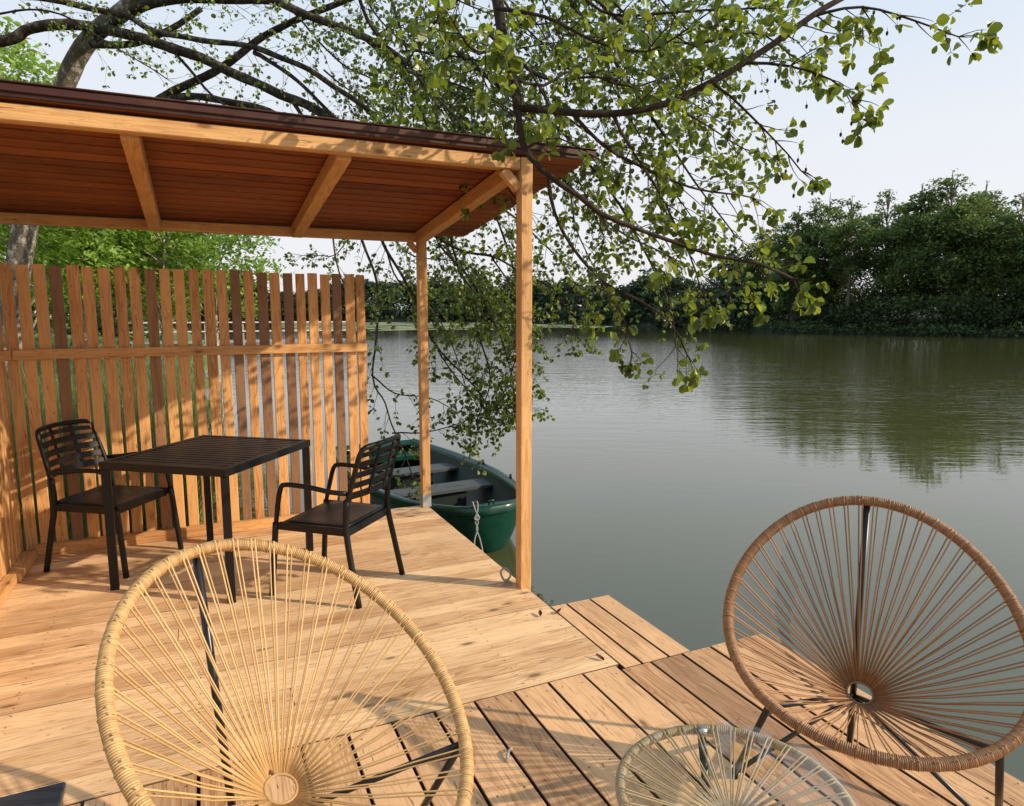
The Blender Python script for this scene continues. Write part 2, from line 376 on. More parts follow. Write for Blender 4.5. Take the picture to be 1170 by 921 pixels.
# ------------------------------------------------------------------ lake and banks
b = MB(); b.add([(-900, -300, WZ), (1500, -300, WZ), (1500, 1500, WZ), (-900, 1500, WZ)], [(0, 1, 2, 3)]); b.build('lake_water', M['water'], kind='structure')
def sheet(name, poly_fn, xs, ys, mat):
    vs = []; fs = []
    for y in ys:
        for x in xs: vs.append((x, y, poly_fn(x, y)))
    nx = len(xs)
    for j in range(len(ys) - 1):
        for i in range(nx - 1): fs.append((j * nx + i, j * nx + i + 1, (j + 1) * nx + i + 1, (j + 1) * nx + i))
    b = MB(); b.add(vs, fs, smooth=True); return b.build(name, mat, kind='structure')
def near_edge(y):                 # x of the near bank's shoreline, to the left of the lake
    return (-.15 + .012 * max(0, y) - max(0, y - 45) ** 1.3 * .02) + .18 * math.sin(y * .9) + .1 * math.sin(y * 2.3)
def near_h(x, y):
    d = near_edge(y) - x
    if y < 5.9: d = min(d, (y - 5.9) * 1.0 + 0)          # nothing under the deck
    h = -.75 + min(1, max(0, (d + .5) / .9)) * .62 + min(1.2, max(0, d - .5) * .05) 
    return h + .04 * mnoise.noise((x * .8, y * .8, 0))
ysn = [4.9, 5.2, 5.5, 5.7, 5.9, 6.1] + [6.3 + i * .3 for i in range(20)] + [12.5 + i * 1.2 for i in range(30)] + [50 + i * 8 for i in range(20)]
xsn = [-150, -100, -60, -40, -28, -20, -14, -10, -8, -6.5] + [-5.5 + i * .3 for i in range(26)]
sheet('near_bank_ground', near_h, xsn, ysn, M['ground'])

# far shore: a line of points (px, distance); land rises behind it
shore = [(150, 190), (300, 185), (420, 175), (560, 165), (640, 150), (700, 128), (760, 108), (830, 88), (900, 76), (980, 69), (1060, 64), (1170, 59), (1320, 54), (1500, 49), (1700, 44)]
def horiz(px):
    r = fw * F0 + rt * (px - CX); v = Vector((r.x, r.y, 0)); return v / math.cos(math.atan((px - CX) / F0)) * (1 / F0)
def shore_pt(px, d, z=0):
    r = (fw * F0 + rt * (px - CX)); v = Vector((r.x, r.y, 0)) / F0; return Vector((v.x * d, v.y * d, z))
sp = catmull([shore_pt(*s) for s in shore], 4)
vs = []; fs = []; prof = [(-3, -.9), (-.2, -.5), (.6, -.05), (2, .35), (6, .8), (20, 1.5), (80, 2.5), (400, 4)]
for p in sp:
    o = Vector((p.x, p.y, 0)).normalized()
    for d, z in prof: q = p + o * (d + .8 * mnoise.noise(p * .3)); vs.append((q.x, q.y, z + .15 * mnoise.noise((p.x * .5, p.y * .5, d))))
k = len(prof)
for i in range(len(sp) - 1):
    for j in range(k - 1): fs.append((i * k + j, (i + 1) * k + j, (i + 1) * k + j + 1, i * k + j + 1))
b = MB(); b.add(vs, fs, smooth=True); b.build('far_bank_ground', M['farground'], kind='structure')
# pale mat of water lilies in the far bay
b = MB(); pts = []
ring_f = []
for a, (px, d) in enumerate([(330, 82), (400, 80), (460, 84), (520, 88), (580, 86), (620, 100), (668, 96), (700, 104), (690, 115), (620, 135), (560, 150), (420, 160), (330, 165)]):
    ring_f.append(shore_pt(px, d))
rr = catmull(ring_f + [ring_f[0]], 3)[:-1]
rr = [p + Vector((mnoise.noise(p * .2) * 3, mnoise.noise(p * .2 + V(9, 9, 9)) * 3, 0)) for p in rr]
cen = sum(rr, Vector()) / len(rr); vs = [(p.x, p.y, WZ + .012) for p in rr]; vs.append((cen.x, cen.y, WZ + .012)); n = len(rr)
b.add(vs, [(i, (i + 1) % n, n) for i in range(n)]); o = b.build('water_lilies', M['lily']); tag(o, 'pale olive mat of floating water lilies in the far bay', 'water lilies', kind='stuff')

# ------------------------------------------------------------------ leafy trees at a distance
def crown_mesh(name, blobs, nleaf, size, mat, parent, seed=0, flat=.55, tonebias=0):
    r = np.random.default_rng(seed); bl = np.array(blobs)           # x y z rx rz
    vol = bl[:, 3] ** 2 * bl[:, 4]; pk = r.choice(len(bl), nleaf, p=vol / vol.sum())
    B = bl[pk]; d = r.normal(size=(nleaf, 3)); d /= np.linalg.norm(d, axis=1)[:, None]; rad = r.random(nleaf) ** .45
    rad *= 1 + .25 * r.normal(size=nleaf) * .5
    C = B[:, :3] + d * rad[:, None] * np.stack([B[:, 3], B[:, 3], B[:, 4]], 1)
    C[:, 2] += -.12 * (rad ** 2) * B[:, 3]
    nrm = r.normal(size=(nleaf, 3)); nrm[:, 2] = np.abs(nrm[:, 2]) + flat; nrm /= np.linalg.norm(nrm, axis=1)[:, None]
    a = np.cross(nrm, r.normal(size=(nleaf, 3))); a /= np.linalg.norm(a, axis=1)[:, None]; bb = np.cross(nrm, a)
    s = size * (.5 + r.random(nleaf))[:, None]
    P = np.stack([C - a * s, C - bb * s * .55 + nrm * s * .15, C + a * s * 1.05, C + bb * s * .55 + nrm * s * .15], 1).reshape(-1, 3)
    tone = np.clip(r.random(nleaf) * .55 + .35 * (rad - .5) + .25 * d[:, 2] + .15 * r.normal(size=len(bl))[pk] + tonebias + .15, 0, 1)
    return np_mesh(name, P, np.arange(nleaf * 4), 4, mat, parent, {'tone': np.repeat(tone, 4)})
def far_tree(seed, h, rad, nblob, nleaf, size, mat, trunkmat, name, label, cat, group=None, tr=.16, clear=.25, loc=(0, 0, 0), lean=.04, two=False):
    rd = random.Random(seed)
    root = empty(name, (0, 0, 0), 0, label, cat, group)
    tm = MB(); blobs = []
    tops = [(rd.uniform(-lean, lean) * h, rd.uniform(-lean, lean) * h)]
    if two: tops.append((tops[0][0] + rad * .5, tops[0][1] - rad * .2))
    for tx, ty in tops:
        tp = catmull([(0, 0, -.3), (tx * .2, ty * .3, h * .3), (tx * .8, ty * .7, h * .65), (tx, ty, h * .86)], h / 14)
        tm.tube(tp, [tr * (1 - .85 * i / (len(tp) - 1)) for i in range(len(tp))], 7)
        for i in range(nblob):
            u = clear + (1 - clear) * (i + .5) / nblob; z = h * u * .97
            ip = tp[min(len(tp) - 1, int(z / h / .86 * (len(tp) - 1)))] 
            az = i * 2.4 + rd.uniform(-.5, .5)
            env = rad * (math.sin(min(1, (u - clear) / (1 - clear) * .9 + .12) * PI) ** .6) * rd.uniform(.55, 1.05)
            q = Vector((ip.x + math.cos(az) * env * .62, ip.y + math.sin(az) * env * .62, z + rd.uniform(-.03, .05) * h))
            br = catmull([ip - Vector((0, 0, h * .05)), (ip + q) / 2 + Vector((0, 0, .02 * h)), q], h / 12)
            tm.tube(br, [tr * .3 * (1 - .7 * k / (len(br) - 1)) for k in range(len(br))], 5)
            blobs.append((q.x, q.y, q.z, env * rd.uniform(.28, .46) + rad * .06, env * rd.uniform(.17, .30) + rad * .045))
    tm.build('trunk', trunkmat, root)
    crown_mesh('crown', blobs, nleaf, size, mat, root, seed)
    root.location = loc
    return root
ft = [far_tree(1, 13.5, 4.2, 54, 19000, .15, M['farleaf'], M['farbark'], 'shore_tree', '', 'tree', tr=.22, clear=.16),
      far_tree(2, 11.5, 2.8, 40, 9500, .145, M['farleaf'], M['farbark'], 'shore_tree', '', 'tree', tr=.16, clear=.2, two=True),
      far_tree(3, 12.5, 3.0, 30, 6000, .14, M['farleaf'], M['farbark'], 'shore_tree', '', 'tree', tr=.17, clear=.36),
      far_tree(4, 14.0, 5.0, 64, 26000, .15, M['farleaf'], M['farbark'], 'shore_tree', '', 'tree', tr=.25, clear=.12)]
# px, top y, extra distance behind the shore line, prototype
spec = [(862, 268, 4, 1, 'low dark tree at the left end of the wood on the right shore'),
        (900, 256, 3, 0, 'rounded dark tree just right of the low one at the wood\'s left end'),
        (932, 243, 7, 1, 'twin stemmed dark tree left of the airy tall tree across the lake'),
        (962, 240, 3, 2, 'slender airy tree with sky showing between its branches, left of the big crowns'),
        (1000, 234, 8, 2, 'thin crowned tree leaning on the left flank of the tallest tree'),
        (1030, 228, 4, 0, 'broad dark tree directly left of the tallest tree across the lake'),
        (1075, 212, 4, 3, 'tallest and broadest tree of the wood on the right shore'),
        (1112, 224, 9, 0, 'dark tree behind the right flank of the tallest tree'),
        (1146, 228, 4, 2, 'bare stemmed tree with a thin top near the right edge of the photo'),
        (1180, 252, 3, 3, 'heavy dark tree cut by the right edge of the photo'),
        (1235, 235, 4, 0, None), (1310, 225, 5, 3, None)]
def shore_d(px):
    for (a, da), (c_, dc) in zip(shore, shore[1:]):
        if a <= px <= c_: return da + (dc - da) * (px - a) / (c_ - a)
    return shore[-1][1]
for i, (px, ty, ex, k, lab) in enumerate(spec):
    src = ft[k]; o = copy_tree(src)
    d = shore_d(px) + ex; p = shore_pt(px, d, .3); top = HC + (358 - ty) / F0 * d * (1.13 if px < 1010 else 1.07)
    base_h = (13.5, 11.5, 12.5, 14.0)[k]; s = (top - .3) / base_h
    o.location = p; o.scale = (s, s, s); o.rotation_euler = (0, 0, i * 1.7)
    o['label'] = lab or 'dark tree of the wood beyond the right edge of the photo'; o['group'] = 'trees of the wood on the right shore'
for r_ in ft:
    for ch in [x for x in COL.objects if x.parent == r_]: bpy.data.objects.remove(ch)
    bpy.data.objects.remove(r_)
# understorey bushes along the shore (too dense to count): one mass per bank
def mass(name, pts, nleaf, size, mat, label, seed, cat='shrubs'):
    o = crown_mesh(name, pts, nleaf, size, mat, None, seed); return tag(o, label, cat, kind='stuff')
bl = []
for px in range(780, 1400, 9):
    if px < 960:
        for k in range(2):
            p = shore_pt(px, shore_d(px) + random.uniform(5, 12)); rx = random.uniform(1.6, 3.0); bl.append((p.x, p.y, random.uniform(2.5, 6.5), rx, rx * .7))
    if 900 < px < 1010:
        for k in range(2):
            p = shore_pt(px, shore_d(px) + random.uniform(8, 14)); rx = random.uniform(1.8, 3.0); bl.append((p.x, p.y, random.uniform(3, 8), rx, rx * .8))
    d = shore_d(px) + random.uniform(-2.6, 0); p = shore_pt(px, d); rx = random.uniform(1.0, 2.0); bl.append((p.x, p.y, WZ + random.uniform(.2, .9), rx, rx * random.uniform(.4, .6)))
    d = shore_d(px) + random.uniform(0, 3); p = shore_pt(px, d); rx = random.uniform(1.3, 2.4); bl.append((p.x, p.y, .5 + random.uniform(0, 2.2), rx, rx * random.uniform(.5, 1.0)))
    d += random.uniform(3, 9); p = shore_pt(px, d); rx = random.uniform(2, 3.2); bl.append((p.x, p.y, 1.6 + random.uniform(0, 2.6), rx, rx * .6))
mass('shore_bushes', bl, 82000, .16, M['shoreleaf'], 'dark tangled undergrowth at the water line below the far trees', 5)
bl = []
for px in range(120, 860, 7):
    d = shore_d(px) + random.uniform(1, 5)
    hh = 6.0 + 5.0 * mnoise.noise((px * .013, 0, 0)) + 5.0 * mnoise.noise((px * .045, 3, 0)) + (2.2 if px < 620 else 0)
    if 760 < px: hh *= .95
    for kx in range(3):
        p = shore_pt(px + random.uniform(-4, 4), d + kx * 3); rx = random.uniform(1.6, 3.6)
        bl.append((p.x, p.y, max(1.5, hh * (kx + .7) / 3 * 1.05), rx, rx * random.uniform(.6, 1.0)))
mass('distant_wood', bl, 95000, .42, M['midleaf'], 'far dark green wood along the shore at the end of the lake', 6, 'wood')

# trees and bushes on the near bank behind the fence
mk = [(21, 6.4, 2.6, 26, 9000, .075, 'leafy green bank tree with a thin pale stem at the left end of the fence', 30, 14.5, .34),
      (22, 7.5, 3.2, 34, 14000, .08, 'bright green tree behind the left half of the slat fence', 95, 19.0, .34),
      (23, 5.6, 2.3, 26, 9000, .075, 'bushy green tree with a pale stem behind the middle of the slat fence', 185, 17.5, .3),
      (24, 6.0, 2.3, 22, 4200, .075, 'thin feathery tree against the sky between fence and roof', 245, 20.5, .4),
      (25, 12.0, 4.2, 44, 18000, .11, 'tall light green tree rising above the left end of the roof', 18, 25.0, .3),
      (26, 8.5, 3.6, 34, 14000, .09, 'green tree furthest back on the bank, seen between the fence slats', 135, 27.0, .3)]
for (sd, h, r_, nb, nl, sz, lab, px, d, cl) in mk:
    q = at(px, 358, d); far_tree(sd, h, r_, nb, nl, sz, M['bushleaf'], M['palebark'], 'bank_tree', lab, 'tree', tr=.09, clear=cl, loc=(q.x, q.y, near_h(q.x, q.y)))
bl = []
for i in range(60):
    y = random.uniform(32, 60); x = random.uniform(-30, -1.5); rx = random.uniform(1.2, 2.2); bl.append((x, y, .8 + random.uniform(0, 2.5), rx, rx * .8))
mass('bank_undergrowth', bl, 20000, .15, M['farleaf'], 'dark green undergrowth on the bank beyond the lawn', 8)
# tall grass by the water behind the fence
def blades(name, fn, n, hmin, hmax, w, label):
    r = np.random.default_rng(3); P = np.array([fn(r) for _ in range(n)]); h = r.uniform(hmin, hmax, n); a = r.uniform(0, 2 * PI, n)
    dx = np.stack([np.cos(a), np.sin(a), 0 * a], 1); ln_ = np.stack([np.cos(a + 1.3), np.sin(a + 1.3), 0 * a], 1) * (h * r.uniform(.05, .45, n))[:, None]; z = np.array([0, 0, 1.])
    Q = np.stack([P - dx * w, P + dx * w, P + ln_ * .3 + z * (h * .55)[:, None] + dx * w * .7, P + ln_ * .3 + z * (h * .55)[:, None] - dx * w * .7,
                  P + ln_ * .3 + z * (h * .55)[:, None] - dx * w * .7, P + ln_ * .3 + z * (h * .55)[:, None] + dx * w * .7, P + ln_ + z * h[:, None] + dx * w * .1, P + ln_ + z * h[:, None] - dx * w * .1], 1).reshape(-1, 3)
    o = np_mesh(name, Q, np.arange(n * 8), 4, M['grass'], None, {'tone': np.repeat(r.random(n), 8)}); return tag(o, label, 'grass', kind='stuff')
def gp(r):
    y = 5.75 + r.random() ** 1.5 * 7; x = near_edge(y) - .02 - r.random() ** 1.6 * 4.0; return (x, y, near_h(x, y) - .02)
blades('tall_grass', gp, 6500, .25, 1.25, .006, 'tall green grass on the lake bank right behind the fence')
def gp2(r):
    y = r.uniform(10, 45); x = near_edge(y) - r.random() * 14; return (x, y, near_h(x, y) - .02)
blades('lawn_grass', gp2, 14000, .05, .25, .012, 'short sunlit lawn on the bank behind the fence')

# small pier beyond the fence
root = empty('pier', (3.2, 40, WZ), 0, 'small pale wooden pier with rails standing in the lake, seen through the fence', 'pier')
b = MB(); b.box(-3.5, 8.0, 40, 41.6, .02, .12, 'x'); b.build('pier_deck', M['pierwood'], root)
for i in range(7):
    x = -3.4 + i * 1.88
    b = MB(); b.box(x, x + .1, 39.94, 40.04, WZ - .6, 1.15, 'z'); b.build('post', M['pierwood'], root)
for z in (.62, 1.1):
    b = MB(); b.box(-3.5, 8.0, 39.86, 39.93, z, z + .07, 'x'); b.build('rail', M['piermetal'], root)

# ------------------------------------------------------------------ deck
GAP = .0105
b = MB(); y = 2.492; i = 0
ws = []
while y < 5.42:
    wd = random.choice([.142, .142, .142, .118, .142]); ws.append(wd)
    if y + wd > 5.42: wd = 5.42 - y
    if wd > .03:
        xs = [-2.6, random.uniform(-.9, .9), 1.70] if i % 6 == 2 else [-2.6, 1.70]
        for x0, x1 in zip(xs, xs[1:]):
            dz = random.uniform(-.0012, .0012)
            b.box(x0 + .0008, x1 - .0008, y + .0013, y + wd - .0013, -.032 + dz, dz, 'x', bev=.0022)
    y += wd; i += 1
b.build('shelter_deck', M['deck'], kind='structure')
b = MB()
edges = [1.682, 1.501, 1.325, 1.157, .974]
x = .974
while x > -2.6: x -= .176; edges.append(x)
edges = sorted(edges + [1.849, 2.030, 2.20, 2.37, 2.54])
for x0, x1 in zip(edges, edges[1:]):
    dz = random.uniform(-.002, .002); ye = 2.488 if x1 < 1.75 else 2.450
    cut = random.choice([None, None, .2, .9]) if x0 < .9 else None
    ys = [-1.8, ye] if cut is None else [-1.8, cut, ye]
    for y0, y1 in zip(ys, ys[1:]): b.box(x0 + GAP / 2, x1 - GAP / 2, y0 + .002, y1 - .0015, -.034 + dz - .001, dz - .001, 'y', bev=.0022)
for x0, x1 in ((1.703, 1.806), (1.806, 1.959), (1.959, 2.092)):
    b.box(x0 + GAP / 2, x1 - GAP / 2, 2.455, 3.18, -.036, -.002, 'y', bev=.0022)
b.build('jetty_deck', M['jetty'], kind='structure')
# joists, fascia and piles under the decks
b = MB()
for yy in (-1.6, -.9, -.2, .5, 1.2, 1.9, 2.40): b.box(-2.6, 2.50, yy, yy + .05, -.18, -.040, 'x')
for xx in (-2.2, -1.5, -.8, -.1, .6, 1.2, 1.62): b.box(xx, xx + .05, 2.55, 5.38, -.18, -.036, 'y')
b.box(1.75, 2.06, 3.10, 3.14, -.18, -.040, 'x'); b.box(1.745, 1.785, 2.46, 3.10, -.18, -.040, 'y'); b.box(2.03, 2.065, 2.46, 3.10, -.18, -.040, 'y')
b.box(2.505, 2.53, -1.7, 2.40, -.18, -.040, 'y')
for (xx, yy) in ((1.55, 3.0), (1.55, 4.2), (1.55, 5.2), (.2, 5.25), (-1., 5.25), (2.4, 2.3), (2.4, .9), (2.4, -.6), (1.95, 3.0), (.9, 2.3), (-.4, 4)):
    b.tube([(xx, yy, -1.6), (xx, yy, -.185)], .055, 10)
b.build('deck_substructure', M['rooftop'], kind='structure')

# countersunk screws in pairs over the joists
b = MB()
def screw(x, y):
    vs = [(x + .0036 * math.cos(a_ * PI / 3), y + .0036 * math.sin(a_ * PI / 3), .0022) for a_ in range(6)]; b.add(vs, [(0, 1, 2, 3, 4, 5)])
for x0, x1 in zip(edges, edges[1:]):
    for yy in (-.175, .525, 1.225, 1.925, 2.425):
        if x0 > 1.70 or yy > -.3:
            for u in (.22, .78): screw(x0 + (x1 - x0) * u + random.uniform(-.004, .004), yy + random.uniform(-.006, .006))
yy = 2.492
for w_ in ws:
    for xx in (-.775, -.075, .625, 1.225, 1.645):
        for u in (.22, .78):
            if yy + w_ * u < 5.4 and not (xx > 1.6 and (3.44 < yy + w_ * u < 3.55 or yy + w_ * u > 5.33)): screw(xx + random.uniform(-.006, .006), yy + w_ * u + random.uniform(-.004, .004))
    yy += w_
tag(b.build('screw_heads', M['blackmetal']), 'small dark screw heads in pairs across the deck boards', 'screws', kind='stuff')

# ------------------------------------------------------------------ fences
root = empty('slat_fence', (.05, 5.36, 0), 0, 'back fence of upright timber slats facing the lake behind the black table', 'fence')
b = MB(); n = 26; x = -1.125; pit = (1.213 - .072 + 1.125) / (n - 1)
dark_i = {3: .1, 15: .12, 17: .05, 19: .02, 23: .06, 9: .17}
for i in range(n):
    xx = -1.125 + i * pit + random.uniform(-.004, .004); h = 1.935 + random.uniform(-.006, .006) - .02 * i / n; wv = random.uniform(.064, .071)
    tn = dark_i.get(i, random.uniform(.3, 1)); lean = random.uniform(-.004, .004)
    c = V(xx + wv / 2, 5.362, (h + -.04) / 2); L = V(lean, 0, h + .04); b.board(c, L, V(wv, 0, 0), V(0, .022, 0), tn, .0025)
b.build('slat_panel', M['fence'], root)
b = MB(); b.box(-1.09, 1.205, 5.318, 5.350, 1.322, 1.388, 'x', .6); b.build('rail', M['frame'], root)
b = MB(); b.box(-1.06, .1, 5.300, 5.349, .001, .078, 'x', .45); b.box(.102, 1.215, 5.300, 5.349, .001, .074, 'x', .7); b.build('kick_board', M['fence'], root)
root = empty('side_fence', (-1.15, 4.0, 0), 0, 'side fence of upright timber slats closing the left of the shelter', 'fence')
b = MB(); y = 5.33; i = 0
while y > 2.9:
    h = 1.935 + random.uniform(-.006, .006)
    b.board(V(-1.142, y - .036, (h - .04) / 2), V(0, random.uniform(-.004, .004), h + .04), V(0, .069, 0), V(.022, 0, 0), random.uniform(.3, 1), .0025); y -= .0925; i += 1
b.build('slat_panel', M['fence'], root)
b = MB(); b.box(-1.129, -1.093, 2.9, 5.316, 1.322, 1.388, 'y', .6); b.build('rail', M['frame'], root)
b = MB(); b.box(-1.130, -1.050, 4.83, 5.299, .001, .052, 'y', .5); b.box(-1.128, -1.070, 2.9, 4.826, .001, .062, 'y', .6); b.build('kick_board', M['frame'], root)

# ------------------------------------------------------------------ shelter
root = empty('timber_shelter', (.2, 4.4, 0), 0, 'open timber shelter with a red brown lean-to roof over the black table', 'shelter')
SL = (2.265 - 2.475) / (5.357 - 3.459)
def rz_(y): return 2.475 + SL * (y - 3.459)
def post(x, y, top, z0=0):
    b = MB(); b.box(x, x + .07, y, y + .07, z0, top, 'z', .65, .004); return b.build('post', M['frame'], root)
post(1.655, 3.459, rz_(3.53) - .002, -.3); post(1.645, 5.345, rz_(5.42) - .002, .10)
post(-1.25, 3.459, rz_(3.53) - .002, 0); post(-1.25, 5.345, rz_(5.42) - .002, 0)
b = MB(); b.box(1.643, 1.717, 5.338, 5.343, .002, .11, 'z'); b.box(1.643, 1.717, 5.417, 5.421, .002, .11, 'z'); b.box(1.66, 1.70, 5.36, 5.40, .002, .1, 'z'); b.build('post_bracket', M['galv'], root)
b = MB(); b.box(-1.6, 1.652, 3.463, 3.533, 2.397, rz_(3.533) - .003, 'x', .8, .004); b.build('front_beam', M['frame'], root)
b = MB(); b.box(-1.6, 1.72 - .077, 5.350, 5.420, 2.187, rz_(5.42) - .003, 'x', .55, .004); b.build('back_beam', M['frame'], root)
for x in (-1.22, -.262, .672, 1.62):
    b = MB()
    y0, y1 = 3.536, 5.347
    b.board(V(x + .04, (y0 + y1) / 2, (rz_(y0) + rz_(y1)) / 2 - .048), V(0, y1 - y0, rz_(y1) - rz_(y0)), V(.075, 0, 0), V(0, .0, .085), .5, .003); b.build('rafter', M['frame'], root)
b = MB(); b.bar((1.56, 3.50, 2.395), (1.654, 3.50, 2.30), .05, .045, .7, (0, 1, 0)); b.build('brace', M['frame'], root)
b = MB(); b.bar((1.575, 5.385, 2.185), (1.644, 5.385, 2.115), .045, .04, .5, (0, 1, 0)); b.build('brace', M['frame'], root)
# roof boards: lapped, running along the shelter
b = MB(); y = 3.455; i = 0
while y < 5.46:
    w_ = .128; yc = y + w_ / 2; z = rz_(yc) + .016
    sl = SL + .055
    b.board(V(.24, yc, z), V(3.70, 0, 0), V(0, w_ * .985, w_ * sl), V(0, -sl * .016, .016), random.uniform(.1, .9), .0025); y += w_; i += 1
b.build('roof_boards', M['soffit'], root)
b = MB()
b.board(V(.24, 4.475, rz_(4.475) + .052), V(3.74, 0, 0), V(0, 2.02, 2.02 * SL), V(0, 0, .010), .4, .002)
b.build('roof_sheet', M['rooftop'], root)
b = MB(); b.box(-1.62, 2.112, 3.437, 3.452, 2.480, 2.528, 'x', .3); b.box(-1.62, 2.110, 3.425, 3.436, 2.500, 2.532, 'x', .8)
b.box(-1.62, 2.114, 3.416, 3.47, 2.5335, 2.540, 'x', .9)
b.build('fascia', M['rooftop'], root)

# ------------------------------------------------------------------ black slatted table
def on_floor_quad():
    P = [V(-.56, 4.47, 0), V(.105, 3.925, 0), V(.675, 4.665, 0), V(0.0, 5.215, 0)]; return P
tc_ = V(.05, 4.57, 0); ta = math.radians(-37.8)
TX = V(math.cos(ta), math.sin(ta), 0); TY = V(-math.sin(ta), math.cos(ta), 0)
root = empty('garden_table', tc_, ta, 'black table with a slatted top and four square legs under the shelter', 'table')
hx, hy, th = .415, .455, .770
def tp(x, y, z): return tc_ + TX * x + TY * y + V(0, 0, z)
b = MB()
b.bar(tp(-hx, -hy + .02, th - .02), tp(hx, -hy + .02, th - .02), .04, .045); b.bar(tp(-hx, hy - .02, th - .02), tp(hx, hy - .02, th - .02), .04, .045)
b.bar(tp(-hx + .02, -hy + .041, th - .02), tp(-hx + .02, hy - .041, th - .02), .04, .045); b.bar(tp(hx - .02, -hy + .041, th - .02), tp(hx - .02, hy - .041, th - .02), .04, .045)
b.build('table_frame', M['resin'], root)
b = MB(); ns = 15; wd = (2 * hy - .082) / ns
for i in range(ns):
    yy = -hy + .041 + wd * (i + .5); b.bar(tp(-hx + .041, yy, th - .006), tp(hx - .041, yy, th - .006), wd - .010, .010)
b.bar(tp(0, -hy + .041, th - .024), tp(0, hy - .041, th - .024), .04, .022)
b.build('tabletop', M['resin'], root)
for sx in (-1, 1):
    for sy in (-1, 1):
        b = MB(); b.bar(tp(sx * (hx - .024), sy * (hy - .024), 0), tp(sx * (hx - .024), sy * (hy - .024), th - .044), .045, .045); b.build('leg', M['resin'], root)

